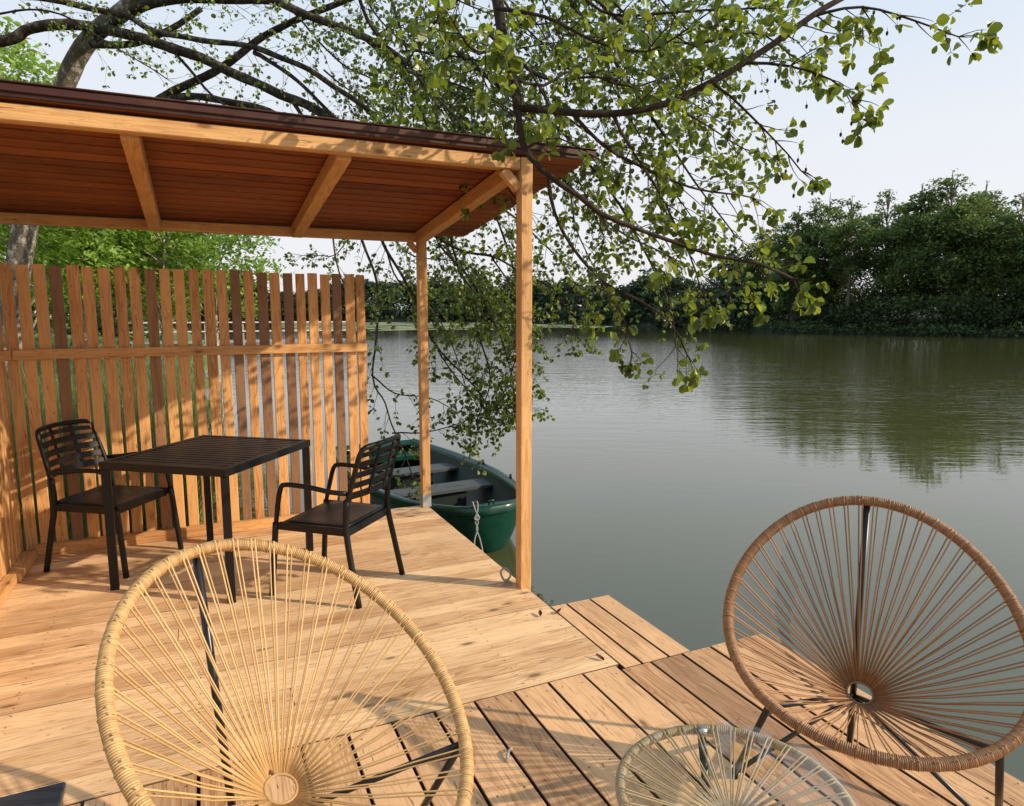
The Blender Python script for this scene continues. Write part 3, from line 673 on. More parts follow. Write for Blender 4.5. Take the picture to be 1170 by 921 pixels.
# ------------------------------------------------------------------ black resin armchairs
def armchair(name, c, face, label):
    c = Vector(c); fdir = Vector(face).normalized(); ang = math.atan2(fdir.y, fdir.x) - PI / 2     # local +Y is the facing direction
    X = V(math.cos(ang), math.sin(ang), 0); Y = V(-math.sin(ang), math.cos(ang), 0)
    root = empty(name, c, ang, label, 'chair')
    P = lambda x, y, z: c + X * x + Y * y + V(0, 0, z)
    sh = .445
    # seat: gently dished sheet with rounded edge
    b = MB(); vs = []; nx, ny = 12, 12
    for lay in (0, 1):
        for j in range(ny + 1):
            for i in range(nx + 1):
                u = i / nx * 2 - 1; v = j / ny * 2 - 1
                hw = .232 + .012 * v; x = u * hw; y = v * .215 + .01
                z = sh - .012 * (1 - u * u) * (1 - v * v) - (.014 * max(0, v - .75) * 4) - .006 * (abs(u) ** 8) + .012 * (v < -.9)
                vs.append(P(x, y, z - lay * .022))
    fs = []; N = (nx + 1) * (ny + 1)
    for j in range(ny):
        for i in range(nx):
            a = j * (nx + 1) + i; fs += [(a, a + 1, a + nx + 2, a + nx + 1), (N + a, N + a + nx + 1, N + a + nx + 2, N + a + 1)]
    bd = [i for i in range(nx + 1)] + [j * (nx + 1) + nx for j in range(1, ny + 1)] + [ny * (nx + 1) + i for i in range(nx - 1, -1, -1)] + [j * (nx + 1) for j in range(ny - 1, 0, -1)]
    for a, bb in zip(bd, bd[1:] + bd[:1]): fs.append((a, a + N, bb + N, bb))
    b.add(vs, fs, smooth=True); b.build('seat', M['resin'], root)
    b = MB()
    b.bar(P(-.232, .215, sh - .035), P(.232, .215, sh - .035), .022, .045); b.bar(P(-.222, -.20, sh - .035), P(.222, -.20, sh - .035), .022, .045)
    for s in (-1, 1): b.bar(P(s * .244, .228, sh - .028), P(s * .236, -.215, sh - .028), .026, .042)
    b.build('seat_frame', M['resin'], root)
    for s in (-1, 1):
        # front leg carrying on into the armrest
        b = MB(); pts = catmull([P(s * .262, .285, 0), P(s * .256, .262, .25), P(s * .252, .245, sh - .01)], .04); b.tube(pts, .0175, 8, flat=1.0)
        b.build('leg', M['resin'], root)
        b = MB(); pts = catmull([P(s * .252, .243, sh - .012), P(s * .262, .215, .56), P(s * .266, .190, .645), P(s * .268, .150, .668), P(s * .268, .0, .664), P(s * .258, -.13, .645), P(s * .243, -.215, .640)], .03)
        b.tube(pts, [.0135] * 3 + [.0145] * (len(pts) - 3), 8); b.build('armrest', M['resin'], root)
        b = MB(); pts = catmull([P(s * .258, -.285, 0), P(s * .248, -.235, .25), P(s * .236, -.205, sh - .01), P(s * .235, -.212, .60)], .04); b.tube(pts, .0175, 8)
        b.build('leg', M['resin'], root)
    # backrest: curved frame, five slats, two uprights
    def B(u, v):      # u -1..1 across, v 0..1 up
        z = .60 + v * .29; hw = .232 - .012 * v - .0 * v
        return P(u * hw, -.218 - .085 * v - .045 * (1 - u * u), z + .012 * (1 - u * u) * v)
    b = MB(); fr_ = [B(-1, v) for v in (-.05, .2, .4, .6, .8)] + [B(-.97, .93), B(-.86, 1.0)] + [B(u, 1.0) for u in (-.5, -.2, .2, .5)] + [B(.86, 1.0), B(.97, .93)] + [B(1, v) for v in (.8, .6, .4, .2, -.05)]
    b.tube(catmull(fr_, .02), .0150, 8); b.build('back_frame', M['resin'], root)
    def strip(u0, u1, v0, v1, n=14, vert=False):
        vs = []; fs = []
        for i in range(n + 1):
            t_ = i / n
            for (du, dv, off) in ((0, 0, .005), (0, 1, .005), (0, 1, -.005), (0, 0, -.005)):
                if vert: u = u0 + (u1 - u0) * dv; v = v0 + (v1 - v0) * t_
                else: u = u0 + (u1 - u0) * t_; v = v0 + (v1 - v0) * dv
                vs.append(B(u, v) + Y * off)
        for i in range(n):
            for k in range(4): k2 = (k + 1) % 4; fs.append((i * 4 + k, i * 4 + k2, i * 4 + 4 + k2, i * 4 + 4 + k))
        fs += [(0, 1, 2, 3), (n * 4 + 3, n * 4 + 2, n * 4 + 1, n * 4)]
        return vs, fs
    for (v0, v1) in ((.0, .14), (.21, .33), (.41, .53), (.61, .73), (.81, .90)):
        b = MB(); b.add(*strip(-.97, .97, v0, v1)); b.build('back_slat', M['resin'], root)
    for u in (-.36, .36):
        b = MB(); b.add(*strip(u - .045, u + .045, .02, .98, 12, True)); bb = b.build('back_upright', M['resin'], root); bb.location = Vector(bb.location) + V(0, -.0035, 0)
    return root
armchair('armchair', (.70, 3.99, 0), (-.73, .68), 'black plastic armchair at the right of the table with its back to the lake')
armchair('armchair', (-.566, 5.02, 0), (.824, -.566), 'black plastic armchair in the fence corner at the left of the table')

# ------------------------------------------------------------------ acapulco string chairs
def string_chair(name, q, cordmat, label, npair, tl=228, foot=(.39, .03), rear=.34, crad=.0023, rimr=.018, rearfoot=None, knt=.22):
    x, y, z, yaw, tilt, a, bb, e_, s_, hu, hn = q
    X = V(math.cos(yaw), math.sin(yaw), 0); Bk = V(-math.sin(yaw), math.cos(yaw), 0); U = Bk * math.cos(tilt) + V(0, 0, math.sin(tilt)); N = X.cross(U)
    C0 = V(x, y, z)
    root = empty(name, (x, y, 0), yaw, label, 'chair')
    def R(t): return C0 + X * (a * math.cos(t) * (1 + e_ * math.sin(t))) + U * (bb * math.sin(t)) + N * (s_ * math.cos(2 * t))
    hole = C0 + U * hu - N * hn; hr = .041
    hN = (N * .75 + V(0, 0, .25)).normalized(); hX = X; hU = hN.cross(hX)
    def Hh(t): return hole + hX * (hr * math.cos(t)) + hU * (hr * math.sin(t))
    # steel rim inside the winding
    b = MB(); m = 96; b.tube([R(2 * PI * i / m) for i in range(m)], rimr * .72, 8, closed=True); b.build('rim_tube', M['blackmetal'], root)
    # winding: ridged sleeve, one ridge per turn of cord
    b = MB(); turns = int(2 * PI * (a + bb) / 2 / .0054); k = 4; rs = []; pp = []
    for i in range(turns * k):
        t_ = 2 * PI * i / (turns * k); pp.append(R(t_) ); ph = (i % k) / k
        rs.append(rimr * (.80 + .20 * abs(math.sin(ph * PI)) + .02 * mnoise.noise((i * .05, 0, 0))))
    b.tube(pp, rs, 12, closed=True); o = b.build('rim_winding', cordmat, root)
    tn = [0] * len(o.data.vertices); r_ = random.Random(4); tt = [r_.random() for _ in range(turns)]
    for i in range(turns * k):
        for j in range(12): tn[i * 12 + j] = (.45 + .5 * tt[i // k]) * (0 if i % k == 0 else 1)  # shade between turns painted in: groove vertices take the dark cord colour
    o.data.attributes['tone'].data.foreach_set('value', tn)
    # radial cords in pairs
    b = MB(); r_ = random.Random(9)
    for i in range(npair):
        t0 = 2 * PI * (i + .5) / npair
        for sg in (-1, 1):
            tr_ = t0 + sg * (.014 + r_.uniform(-.003, .004)); th_ = t0 + sg * .030 + r_.uniform(-.01, .01)
            p0 = R(tr_); p1 = Hh(th_) - hN * .004; d = (p1 - p0).normalized()
            out = (p0 - C0).normalized()
            p00 = p0 + N * rimr * .9 + d * rimr * .5
            mid = (p00 + p1) / 2 + V(r_.uniform(-.002, .002), r_.uniform(-.002, .002), -.004 - r_.uniform(0, .004))
            b.tube([p0 + N * rimr * 1.02 - d * rimr * .3, p00, (p00 * .7 + p1 * .3) - V(0, 0, .003), mid, (p00 * .25 + p1 * .75) - V(0, 0, .002), p1], crad, 6, tone=r_.uniform(.4, 1))
        # cord lump where the pair is tied round the rim
        tg = (R(t0 + .01) - R(t0 - .01)).normalized(); 
        b.tube([R(t0 + sg * .012) + (N * math.cos(w_) + tg.cross(N) * math.sin(w_)) * (rimr * .965) for w_ in [k_ * PI / 7 for k_ in range(14)]], crad * .9, 6, closed=True, tone=r_.uniform(.6, .9))
    b.build('seat_cords', cordmat, root)
    b = MB(); hp = [Hh(2 * PI * i / 40) for i in range(40)]; b.tube(hp, [.0036 + .0008 * (i % 2) for i in range(40)], 8, closed=True, tone=.4); b.build('centre_ring', cordmat, root)
    fz = .016
    loc = lambda lx, ly, lz: V(x, y, 0) + X * lx + Bk * ly + V(0, 0, lz)
    topp = R(PI / 2) - N * .02
    rf = rearfoot or (0, rear); pf = loc(rf[0], rf[1], fz)
    kn = pf.lerp(topp, knt)
    b = MB(); b.tube([topp, pf], .0115, 10); b.build('back_bar', M['blackmetal'], root)
    for s, td in ((-1, tl), (1, 540 - tl)):
        g = R(math.radians(td)) - N * .012; ft_ = loc(s * foot[0], foot[1], fz)
        b = MB(); b.tube([g, ft_], .0105, 10); b.build('leg', M['blackmetal'], root)
        b = MB(); b.tube([g - V(0, 0, .005), kn], .0095, 8)
        g2 = g.lerp(ft_, .16); g3 = g.lerp(kn, .22); nn = (g2 - g).cross(g3 - g).normalized() * .003
        b.add([g + nn, g2 + nn, g3 + nn, g - nn, g2 - nn, g3 - nn], [(0, 1, 2), (5, 4, 3), (0, 3, 4, 1), (1, 4, 5, 2), (2, 5, 3, 0)]); b.build('seat_support', M['blackmetal'], root)
        b = MB(); b.tube([ft_.lerp(kn, .01), kn], .0085, 8); b.build('stretcher', M['blackmetal'], root)
        b = MB(); b.tube([ft_ - V(0, 0, fz), ft_ + V(0, 0, .012)], .014, 10); b.build('foot_cap', M['resin'], root)
    b = MB(); b.tube([pf - V(0, 0, fz), pf + V(0, 0, .012)], .014, 10); b.build('foot_cap', M['resin'], root)
    return root, hole, hU, hN
QR = [1.8803, 1.3635, .6566, -.8069, .662, .4338, .4328, -.0013, -.0575, -.0738, .36]
QL = [.1778, 1.6475, .6919, .5214, .582, .4041, .5014, -.0187, .0005, -.0908, .3001]
string_chair('string_chair', QR, M['cordR'], 'round string chair wound with brown cord at the lake edge of the jetty', 56)
rL, hL, uL, nL = string_chair('string_chair', QL, M['cordL'], 'round string chair wound with pale beige cord in the left foreground', 50, tl=222, knt=.10, rearfoot=(.03, .35))
b = MB(); kp = hL + uL * .047 + nL * .004
for i in range(5): b.tube([kp + uL * (.006 * i) + V(math.cos(a_) * .0055, 0, 0) + nL * (math.sin(a_) * .0055) for a_ in [k * PI / 5 for k in range(10)]], .0026, 6, closed=True, tone=.1)
b.build('cord_knot', M['cordR'], rL)

# ------------------------------------------------------------------ string table with a glass top
tx, ty, tr_, tz = 1.0749, 1.0977, .272, .503
root = empty('glass_table', (tx, ty, 0), 0, 'low round string table with a clear glass top between the two string chairs', 'table')
RT = lambda t, r=tr_ - .012, z=tz: V(tx + r * math.cos(t), ty + r * math.sin(t), z)
b = MB(); b.tube([RT(2 * PI * i / 96) for i in range(96)], .009, 8, closed=True); b.build('rim_tube', M['blackmetal'], root)
b = MB(); turns = int(2 * PI * .26 / .0054); k = 4
b.tube([RT(2 * PI * i / (turns * k)) for i in range(turns * k)], [.0125 * (.86 + .14 * abs(math.sin((i % k) / k * PI))) for i in range(turns * k)], 10, closed=True)
o = b.build('rim_winding', M['cordT'], root); r_ = random.Random(4); tt = [r_.random() for _ in range(turns + 1)]
o.data.attributes['tone'].data.foreach_set('value', [(.45 + .5 * tt[i // (10 * k)]) * (0 if (i // 10) % k == 0 else 1) for i in range(len(o.data.vertices))])  # grooves of the table winding painted dark as shade between turns
b = MB()
for i in range(34):
    t0 = 2 * PI * (i + .5) / 34
    for sg in (-1, 1):
        p0 = RT(t0 + sg * .022, tr_ - .012, tz + .012); p1 = RT(t0 + sg * .05, .035, tz - .055)
        b.tube([p0, p0.lerp(p1, .06) , p0.lerp(p1, .5) - V(0, 0, .002), p1], .0023, 6, tone=r_.uniform(.4, 1))
b.build('radial_cords', M['cordT'], root)
b = MB(); b.tube([RT(2 * PI * i / 32, .035, tz - .055) for i in range(32)], .006, 8, closed=True); b.build('centre_ring', M['cordT'], root)
b = MB(); n = 72
for z0, z1, r0 in ((tz + .017, tz + .022, tr_ - .0005),):
    vs = [(tx + r0 * math.cos(2 * PI * i / n), ty + r0 * math.sin(2 * PI * i / n), z) for z in (z0, z1) for i in range(n)]
    b.add(vs, [tuple(range(n))[::-1], tuple(range(n, 2 * n))] + [(i, (i + 1) % n, n + (i + 1) % n, n + i) for i in range(n)])
b.build('glass_top', M['glass'], root)
for j, az in enumerate((1.16, 1.16 + 2.094, 1.16 + 4.189)):
    a_ = RT(az, tr_ - .03, tz - .012); f_ = RT(az + PI, .10, .012); f_ = RT(az, tr_ - .02, .0)
    b = MB(); b.tube([a_, RT(az, .13, .26), f_], .011, 8); b.build('leg', M['blackmetal'], root)
    b = MB(); b.tube([RT(az, .13, .26), V(tx, ty, .26)], .010, 8); b.build('stretcher', M['blackmetal'], root)
    b = MB(); b.tube([RT(az, tr_ - .035, tz + .004), RT(az, tr_ - .035, tz + .0165)], .012, 12); b.build('glass_pad', M['galv'], root)

# ------------------------------------------------------------------ dark side table at the lower left
root = empty('side_table', (-.60, 1.66, 0), 0, 'low dark slate topped side table cut by the lower left corner of the photo', 'table')
b = MB(); b.box(-.85, -.362, 1.42, 1.898, .432, .452, 'x', .5, .004); b.build('tabletop', M['slate'], root)
b = MB(); b.box(-.842, -.370, 1.43, 1.890, .395, .430, 'x', .5, .003); b.build('apron', M['blackmetal'], root)
for xx in (-.835, -.405):
    for yy in (1.435, 1.855): b = MB(); b.box(xx, xx + .03, yy, yy + .03, 0, .394, 'z'); b.build('leg', M['blackmetal'], root)

# ------------------------------------------------------------------ rowing boat
G = -.06
bow = V(2.24, 5.14, 0); stern = V(1.98, 8.45, 0); ax = (stern - bow).normalized(); sd = V(-ax.y, ax.x, 0) * -1; BL = (stern - bow).length
if sd.x < 0: sd = -sd
root = empty('rowing_boat', (2.2, 6.8, WZ), 0, 'dark green plastic rowing boat with grey benches moored beside the deck', 'boat')
def hw(s):
    P = [(0, .10), (.02, .26), (.05, .36), (.12, .50), (.25, .64), (.45, .73), (.7, .70), (1, .56)]
    for (a, va), (c_, vc) in zip(P, P[1:]):
        if s <= c_:
            t_ = (s - a) / (c_ - a); t_ = t_ * t_ * (3 - 2 * t_) * .5 + t_ * .5; return va + (vc - va) * t_
    return P[-1][1]
def BP(s, u, z, grow=0): return bow + ax * (s * BL) + sd * (u * (hw(s) + grow)) + V(0, 0, z)
def sheer(s): return G + .045 * (1 - min(1, s / .4)) ** 2 + .02 * max(0, (s - .6) / .4) ** 2
ss = [0, .008, .02, .04, .07, .12, .2, .3, .4, .5, .6, .7, .8, .9, 1.0]
def shell(scale, zb, rev, off=0):
    vs = []; fs = []; us = [-1, -.985, -.95, -.86, -.68, -.4, 0, .4, .68, .86, .95, .985, 1]
    for s in ss:
        zg = sheer(s) - off; bot = zb + .22 * (1 - min(1, s / .12)) ** 1.6 * (1 if not rev else .6)
        for i, u in enumerate(us):
            f_ = 1 - abs(u) ** 3.0; z = zg + (bot - zg) * (f_ ** .75 if abs(u) < .99 else 0)
            rake = .10 * (1 - min(1, s / .1)) * ((zg - z) / .45)
            vs.append(bow + ax * (s * BL + rake) + sd * (u * hw(s) * scale * (1 - .10 * ((zg - z) / .5))) + V(0, 0, z))
    n = len(us)
    for i in range(len(ss) - 1):
        for j in range(n - 1): q = (i * n + j, i * n + j + 1, (i + 1) * n + j + 1, (i + 1) * n + j); fs.append(q if not rev else q[::-1])
    fs.append(tuple(range(n))[::-1] if not rev else tuple(range(n))); k0 = (len(ss) - 1) * n; fs.append(tuple(k0 + j for j in range(n)) if not rev else tuple(k0 + j for j in range(n))[::-1])
    return vs, fs
b = MB(); v_, f_ = shell(1.0, -.66, False); b.add(v_, f_, smooth=True); b.build('hull', M['boat'], root)
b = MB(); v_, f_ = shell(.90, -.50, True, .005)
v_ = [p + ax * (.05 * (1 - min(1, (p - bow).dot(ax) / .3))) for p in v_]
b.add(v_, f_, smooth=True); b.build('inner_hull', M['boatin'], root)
# wide rim strip with a raised outer lip
b = MB(); vs = []; fs = []; outl = []
for sg in (-1, 1):
    seq = [(s, sg) for s in ss]; outl.append(seq)
loop = [(s, -1) for s in reversed(ss)] + [(0, u) for u in (-.6, 0, .6)] + [(s, 1) for s in ss] + [(1, .5), (1, 0), (1, -.5)]
prof_ = [(1.02, -.05), (1.03, .012), (1.0, .026), (.965, .026), (.955, .012), (.90, .008), (.885, -.03)]
for (s, u) in loop:
    for k_, (gx, dz) in enumerate(prof_):
        sin_ = s
        pin = (1 - gx)
        q = bow + ax * (s * BL) + V(0, 0, sheer(s) + dz)
        if s == 0: q = bow + ax * (pin * .75 - .0) + sd * (u * hw(0) * (gx)) + V(0, 0, sheer(0) + dz)
        elif s == 1: q = bow + ax * (BL - pin * .7) + sd * (u * hw(1) * gx) + V(0, 0, sheer(1) + dz)
        else: q = bow + ax * (s * BL + pin * .75 * max(0, 1 - s / .12)) + sd * (u * hw(s) * gx) + V(0, 0, sheer(s) + dz)
        vs.append(q)
k_ = len(prof_); m_ = len(loop)
for i in range(m_):
    for j in range(k_ - 1): i2 = (i + 1) % m_; fs.append((i * k_ + j, i2 * k_ + j, i2 * k_ + j + 1, i * k_ + j + 1))
b.add(vs, fs, smooth=True); b.build('gunwale', M['boat'], root)
def slabb(s0, s1, z, th_, wsc, mat, name):
    b = MB(); vs = []
    for zz in (z, z - th_):
        for s in (s0, s1):
            for u in (-wsc, wsc): vs.append(BP(s, u, zz))
    b.add(vs, [(0, 1, 3, 2), (4, 6, 7, 5), (0, 2, 6, 4), (1, 5, 7, 3), (0, 4, 5, 1), (2, 3, 7, 6)]); return b.build(name, mat, root)
slabb(.36, .45, -.155, .03, .87, M['bench'], 'bench'); slabb(.63, .72, -.155, .03, .87, M['bench'], 'bench'); slabb(.88, .975, -.14, .05, .87, M['boat'], 'bench')
slabb(.06, .15, -.125, .04, .84, M['boatin'], 'bow_deck')
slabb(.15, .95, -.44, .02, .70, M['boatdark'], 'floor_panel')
for s in (.385, .655):
    b = MB(); p = BP(s, 0, -.19); b.box(p.x - .3, p.x + .3, p.y - .012, p.y + .012, -.435, -.188, 'x'); b.build('bench_support', M['boatdark'], root)
for s, u in ((.5, .97), (.5, -.97), (.27, .97)):
    b = MB(); p = BP(s, u, sheer(s) + .02); b.tube([p, p + V(0, 0, .045)], .014, 8); b.build('oarlock', M['resin'], root)
b = MB(); p = BP(.012, -.2, sheer(0) + .02); b.tube([p + V(-.02, 0, 0), p + V(-.02, 0, .035), p + V(.02, 0, .035), p + V(.02, 0, 0)], .008, 6); b.build('mooring_eye', M['boat'], root)
# mooring rope hanging from the bow
b = MB(); p = BP(.012, -.55, 0); p.z = sheer(0) + .05; p = V(p.x - .09, p.y - .02, p.z)
for k2 in range(2):
    dx = .02 * (k2 * 2 - 1)
    pts = [p + V(dx * .3, .06, -.01), p + V(dx, .0, .015), p + V(dx * .5, -.035, -.05), p + V(-dx * .6, -.04, -.10), p + V(dx * .7, -.035, -.15), p + V(-dx * .3, -.04, -.2), p + V(dx * 1.3 - .005, -.06, -.30), p + V(dx * 1.8 - .01, -.12, -.42)]
    b.tube(catmull(pts, .012), .0068, 6, tone=.5)
b.tube([p + V(math.cos(a_) * .022, -.042, -.11 + math.sin(a_) * .018) for a_ in [i * PI / 6 for i in range(12)]], .007, 6, closed=True)
o = b.build('mooring_rope', M['rope']); tag(o, 'knotted grey and white rope hanging from the bow of the green boat', 'rope')
b = MB(); c_ = V(1.615, 3.56, .0)
b.tube(catmull([c_ + V(.03, 0, .007), c_ + V(-.02, .01, .03), c_ + V(-.035, .02, .08), c_ + V(-.01, .0, .105), c_ + V(.015, -.01, .06), c_ + V(.0, .01, .02), c_ + V(-.03, -.01, .012), c_ + V(-.02, -.03, .045), c_ + V(.02, -.02, .01)], .008), .006, 6)
o = b.build('rope_loop', M['rope']); tag(o, 'small loop of white rope tied at the deck edge beside the front post', 'rope')
for (x_, y_, rz2, lab) in ((1.70, 3.08, .3, 'dark curled dead leaf nearest the jetty step'), (1.60, 3.10, 1.2, 'small dark dead leaf left of the other by the deck edge'), (1.64, 2.56, 2.0, 'single brown dead leaf on the corner where the decks meet')):
    b = MB(); vs = []; fs = []
    for i in range(5):
        t_ = i / 4; w_ = .011 * math.sin(PI * (t_ * .85 + .1))
        for u in (-1, 0, 1): vs.append((x_ + math.cos(rz2) * (t_ - .5) * .045 - math.sin(rz2) * u * w_, y_ + math.sin(rz2) * (t_ - .5) * .045 + math.cos(rz2) * u * w_, .004 + .010 * abs(u) + .012 * t_ * t_))
    for i in range(4):
        for j in range(2): fs.append((i * 3 + j, i * 3 + j + 1, i * 3 + j + 4, i * 3 + j + 3))
    b.add(vs, fs, smooth=True); tag(b.build('dead_leaf', M['deadleaf']), lab, 'leaf', 'dead leaves on the deck')
b = MB(); c_ = V(.955, 2.10, .006); b.tube(catmull([c_ + V(-.02, -.03, -.004), c_ + V(0, 0, .012), c_ + V(.018, .012, .014), c_ + V(.02, .03, .0)], .006), .006, 6); tag(b.build('wood_chip', M['pierwood']), 'small curled wood chip lying on the gap of the jetty boards', 'chip')

# ------------------------------------------------------------------ the overhanging alder
alder = empty('alder_tree', at(2, 470, 9.2), 0, 'old alder leaning over the shelter roof, its leafy boughs hanging to the lake', 'tree')
def Lp(pts): return [at(*p) for p in pts]
tb = MB(); P = catmull(Lp([(-6, 520, 9.3), (4, 440, 9.2), (22, 300, 9.0), (45, 190, 8.8), (75, 95, 8.6), (103, 44, 8.4), (150, 5, 8.1), (200, -40, 7.7), (280, -90, 6.9)]), .15)
tb.tube(P, [.185 - .115 * i / (len(P) - 1) + .012 * mnoise.noise(p * 3) for i, p in enumerate(P)], 14); tb.build('trunk', M['trunkbark'], alder)
alder_bark_pale = None
TW = {}
def leaf_pts(o, d, n, L, w, fold=1, curl=0):
    """eight-vertex rounded alder leaf, folded a little on its midrib"""
    s = d.cross(n).normalized(); q = n
    a = [(0, 0, 0), (.26, .36, .03), (.60, .53, .03), (.90, .33, .02), (1.0, 0, -.03), (.90, -.33, .02), (.60, -.53, .03), (.26, -.36, .03), (.35, 0, -.02), (.7, 0, -.02)]
    return [o + d * (L * x) + s * (w * y) + q * (L * (z + abs(y) * .45 * fold + curl * x * x)) for x, y, z in a]
LF = [(0, 8, 1), (1, 8, 9, 2), (2, 9, 4, 3), (0, 7, 8), (7, 6, 9, 8), (6, 5, 4, 9)]
def bough(name, pts, r0, r1, tl, spacing, leafL, start=.1, mat='leaf', seed=0, droop=.35, dens=1.0, skip=None, subs=.6, twr=.0035, out=0.9, spread=1.0):
    rd = random.Random(seed * 31 + 5); spacing *= (.52 if (len(pts[0]) == 3 and pts[-1][1] < 330) else .68) if mat == 'leaf2' else .66; leafL *= .80 if mat == 'leaf2' else .88
    path = catmull(Lp(pts) if len(pts[0]) == 3 and not isinstance(pts[0], Vector) else pts, .07)
    path = [p + V(mnoise.noise(p * 1.7) * .03, mnoise.noise(p * 1.7 + V(5, 5, 5)) * .03, mnoise.noise(p * 1.7 + V(9, 2, 5)) * .03) if 0 < i < len(path) - 1 else p for i, p in enumerate(path)]
    n = len(path); b = MB(); b.tube(path, [(r0 + (r1 - r0) * (i / (n - 1)) ** .8) * (1 + .12 * mnoise.noise(p * 8)) for i, p in enumerate(path)], 8)
    leaves = []; tones = []; nv = 0; faces = []; lv = []
    def rv():
        while True:
            v = V(rd.uniform(-1, 1), rd.uniform(-1, 1), rd.uniform(-1, 1))
            if .05 < v.length < 1: return v.normalized()
    def put(o, d):
        dd = (d * .6 + rv() * .75 + V(0, 0, -.25)).normalized(); nn = rv() + V(.3, -.35, .75); nn = (nn - dd * nn.dot(dd)).normalized()
        L = leafL * rd.uniform(.5, 1.2); o2 = o + dd * .012
        k = len(lv); lv.extend(leaf_pts(o2, dd, nn, L, L * rd.uniform(.58, .86), rd.uniform(-.5, 1.6), rd.uniform(-.35, .15))); faces.extend([tuple(i + k for i in f) for f in LF]); tn = min(1, max(0, rd.gauss(.38, .34))); tones.extend([tn] * 10)
    def twig(p, d, length, r, lvl):
        k = max(3, int(length / .055)); q = p; pts_ = [p.copy()]; dd = d.copy()
        for i in range(k):
            dd = (dd + rv() * .22 + V(0, 0, -droop * .10)).normalized(); q = q + dd * (length / k); pts_.append(q.copy())
            if i >= 1 and rd.random() < .85 * dens:
                put(q, dd)
                if rd.random() < .8 * dens: put(q, dd)
                if mat == 'leaf2' and rd.random() < .35 * dens: put(q, dd)
            if lvl < 1 and i > 0 and rd.random() < subs * .45: twig(q, (dd * .6 + rv() * .9).normalized(), length * rd.uniform(.3, .6), r * .6, lvl + 1)
        if dens > .3:
            for _ in range(3): put(q, dd)
        b.tube(pts_, [r * (1 - .7 * i / k) for i in range(k + 1)], 4, caps=False)
    acc = 0
    for i in range(1, n):
        acc += (path[i] - path[i - 1]).length; u = i / (n - 1)
        if u < start: acc = 0; continue
        while acc > spacing:
            acc -= spacing; tg = (path[i] - path[i - 1]).normalized(); side = rv(); side = (side - tg * side.dot(tg)).normalized()
            d = (tg * .75 + side * out + V(0, 0, -droop * .5)).normalized()
            twig(path[i], d, tl * rd.uniform(.45, 1.15) * (1.0 - .35 * u) * spread, twr, 0)
    for _ in range(3): twig(path[-1], ((path[-1] - path[-2]).normalized() + rv() * .5).normalized(), tl * .45, twr * .8, 0)
    bo = b.build('bough', M['bark' if r0 > .03 else 'twig'], alder); 
    if lv:
        fb = MB(); fb.v = [tuple(v) for v in lv]; fb.f = faces; fb.sm = [False] * len(faces); fb.bc = fb.v; fb.t = tones
        fb.build('foliage', M[mat], bo)
    return len(tones) // 10
NL = 0
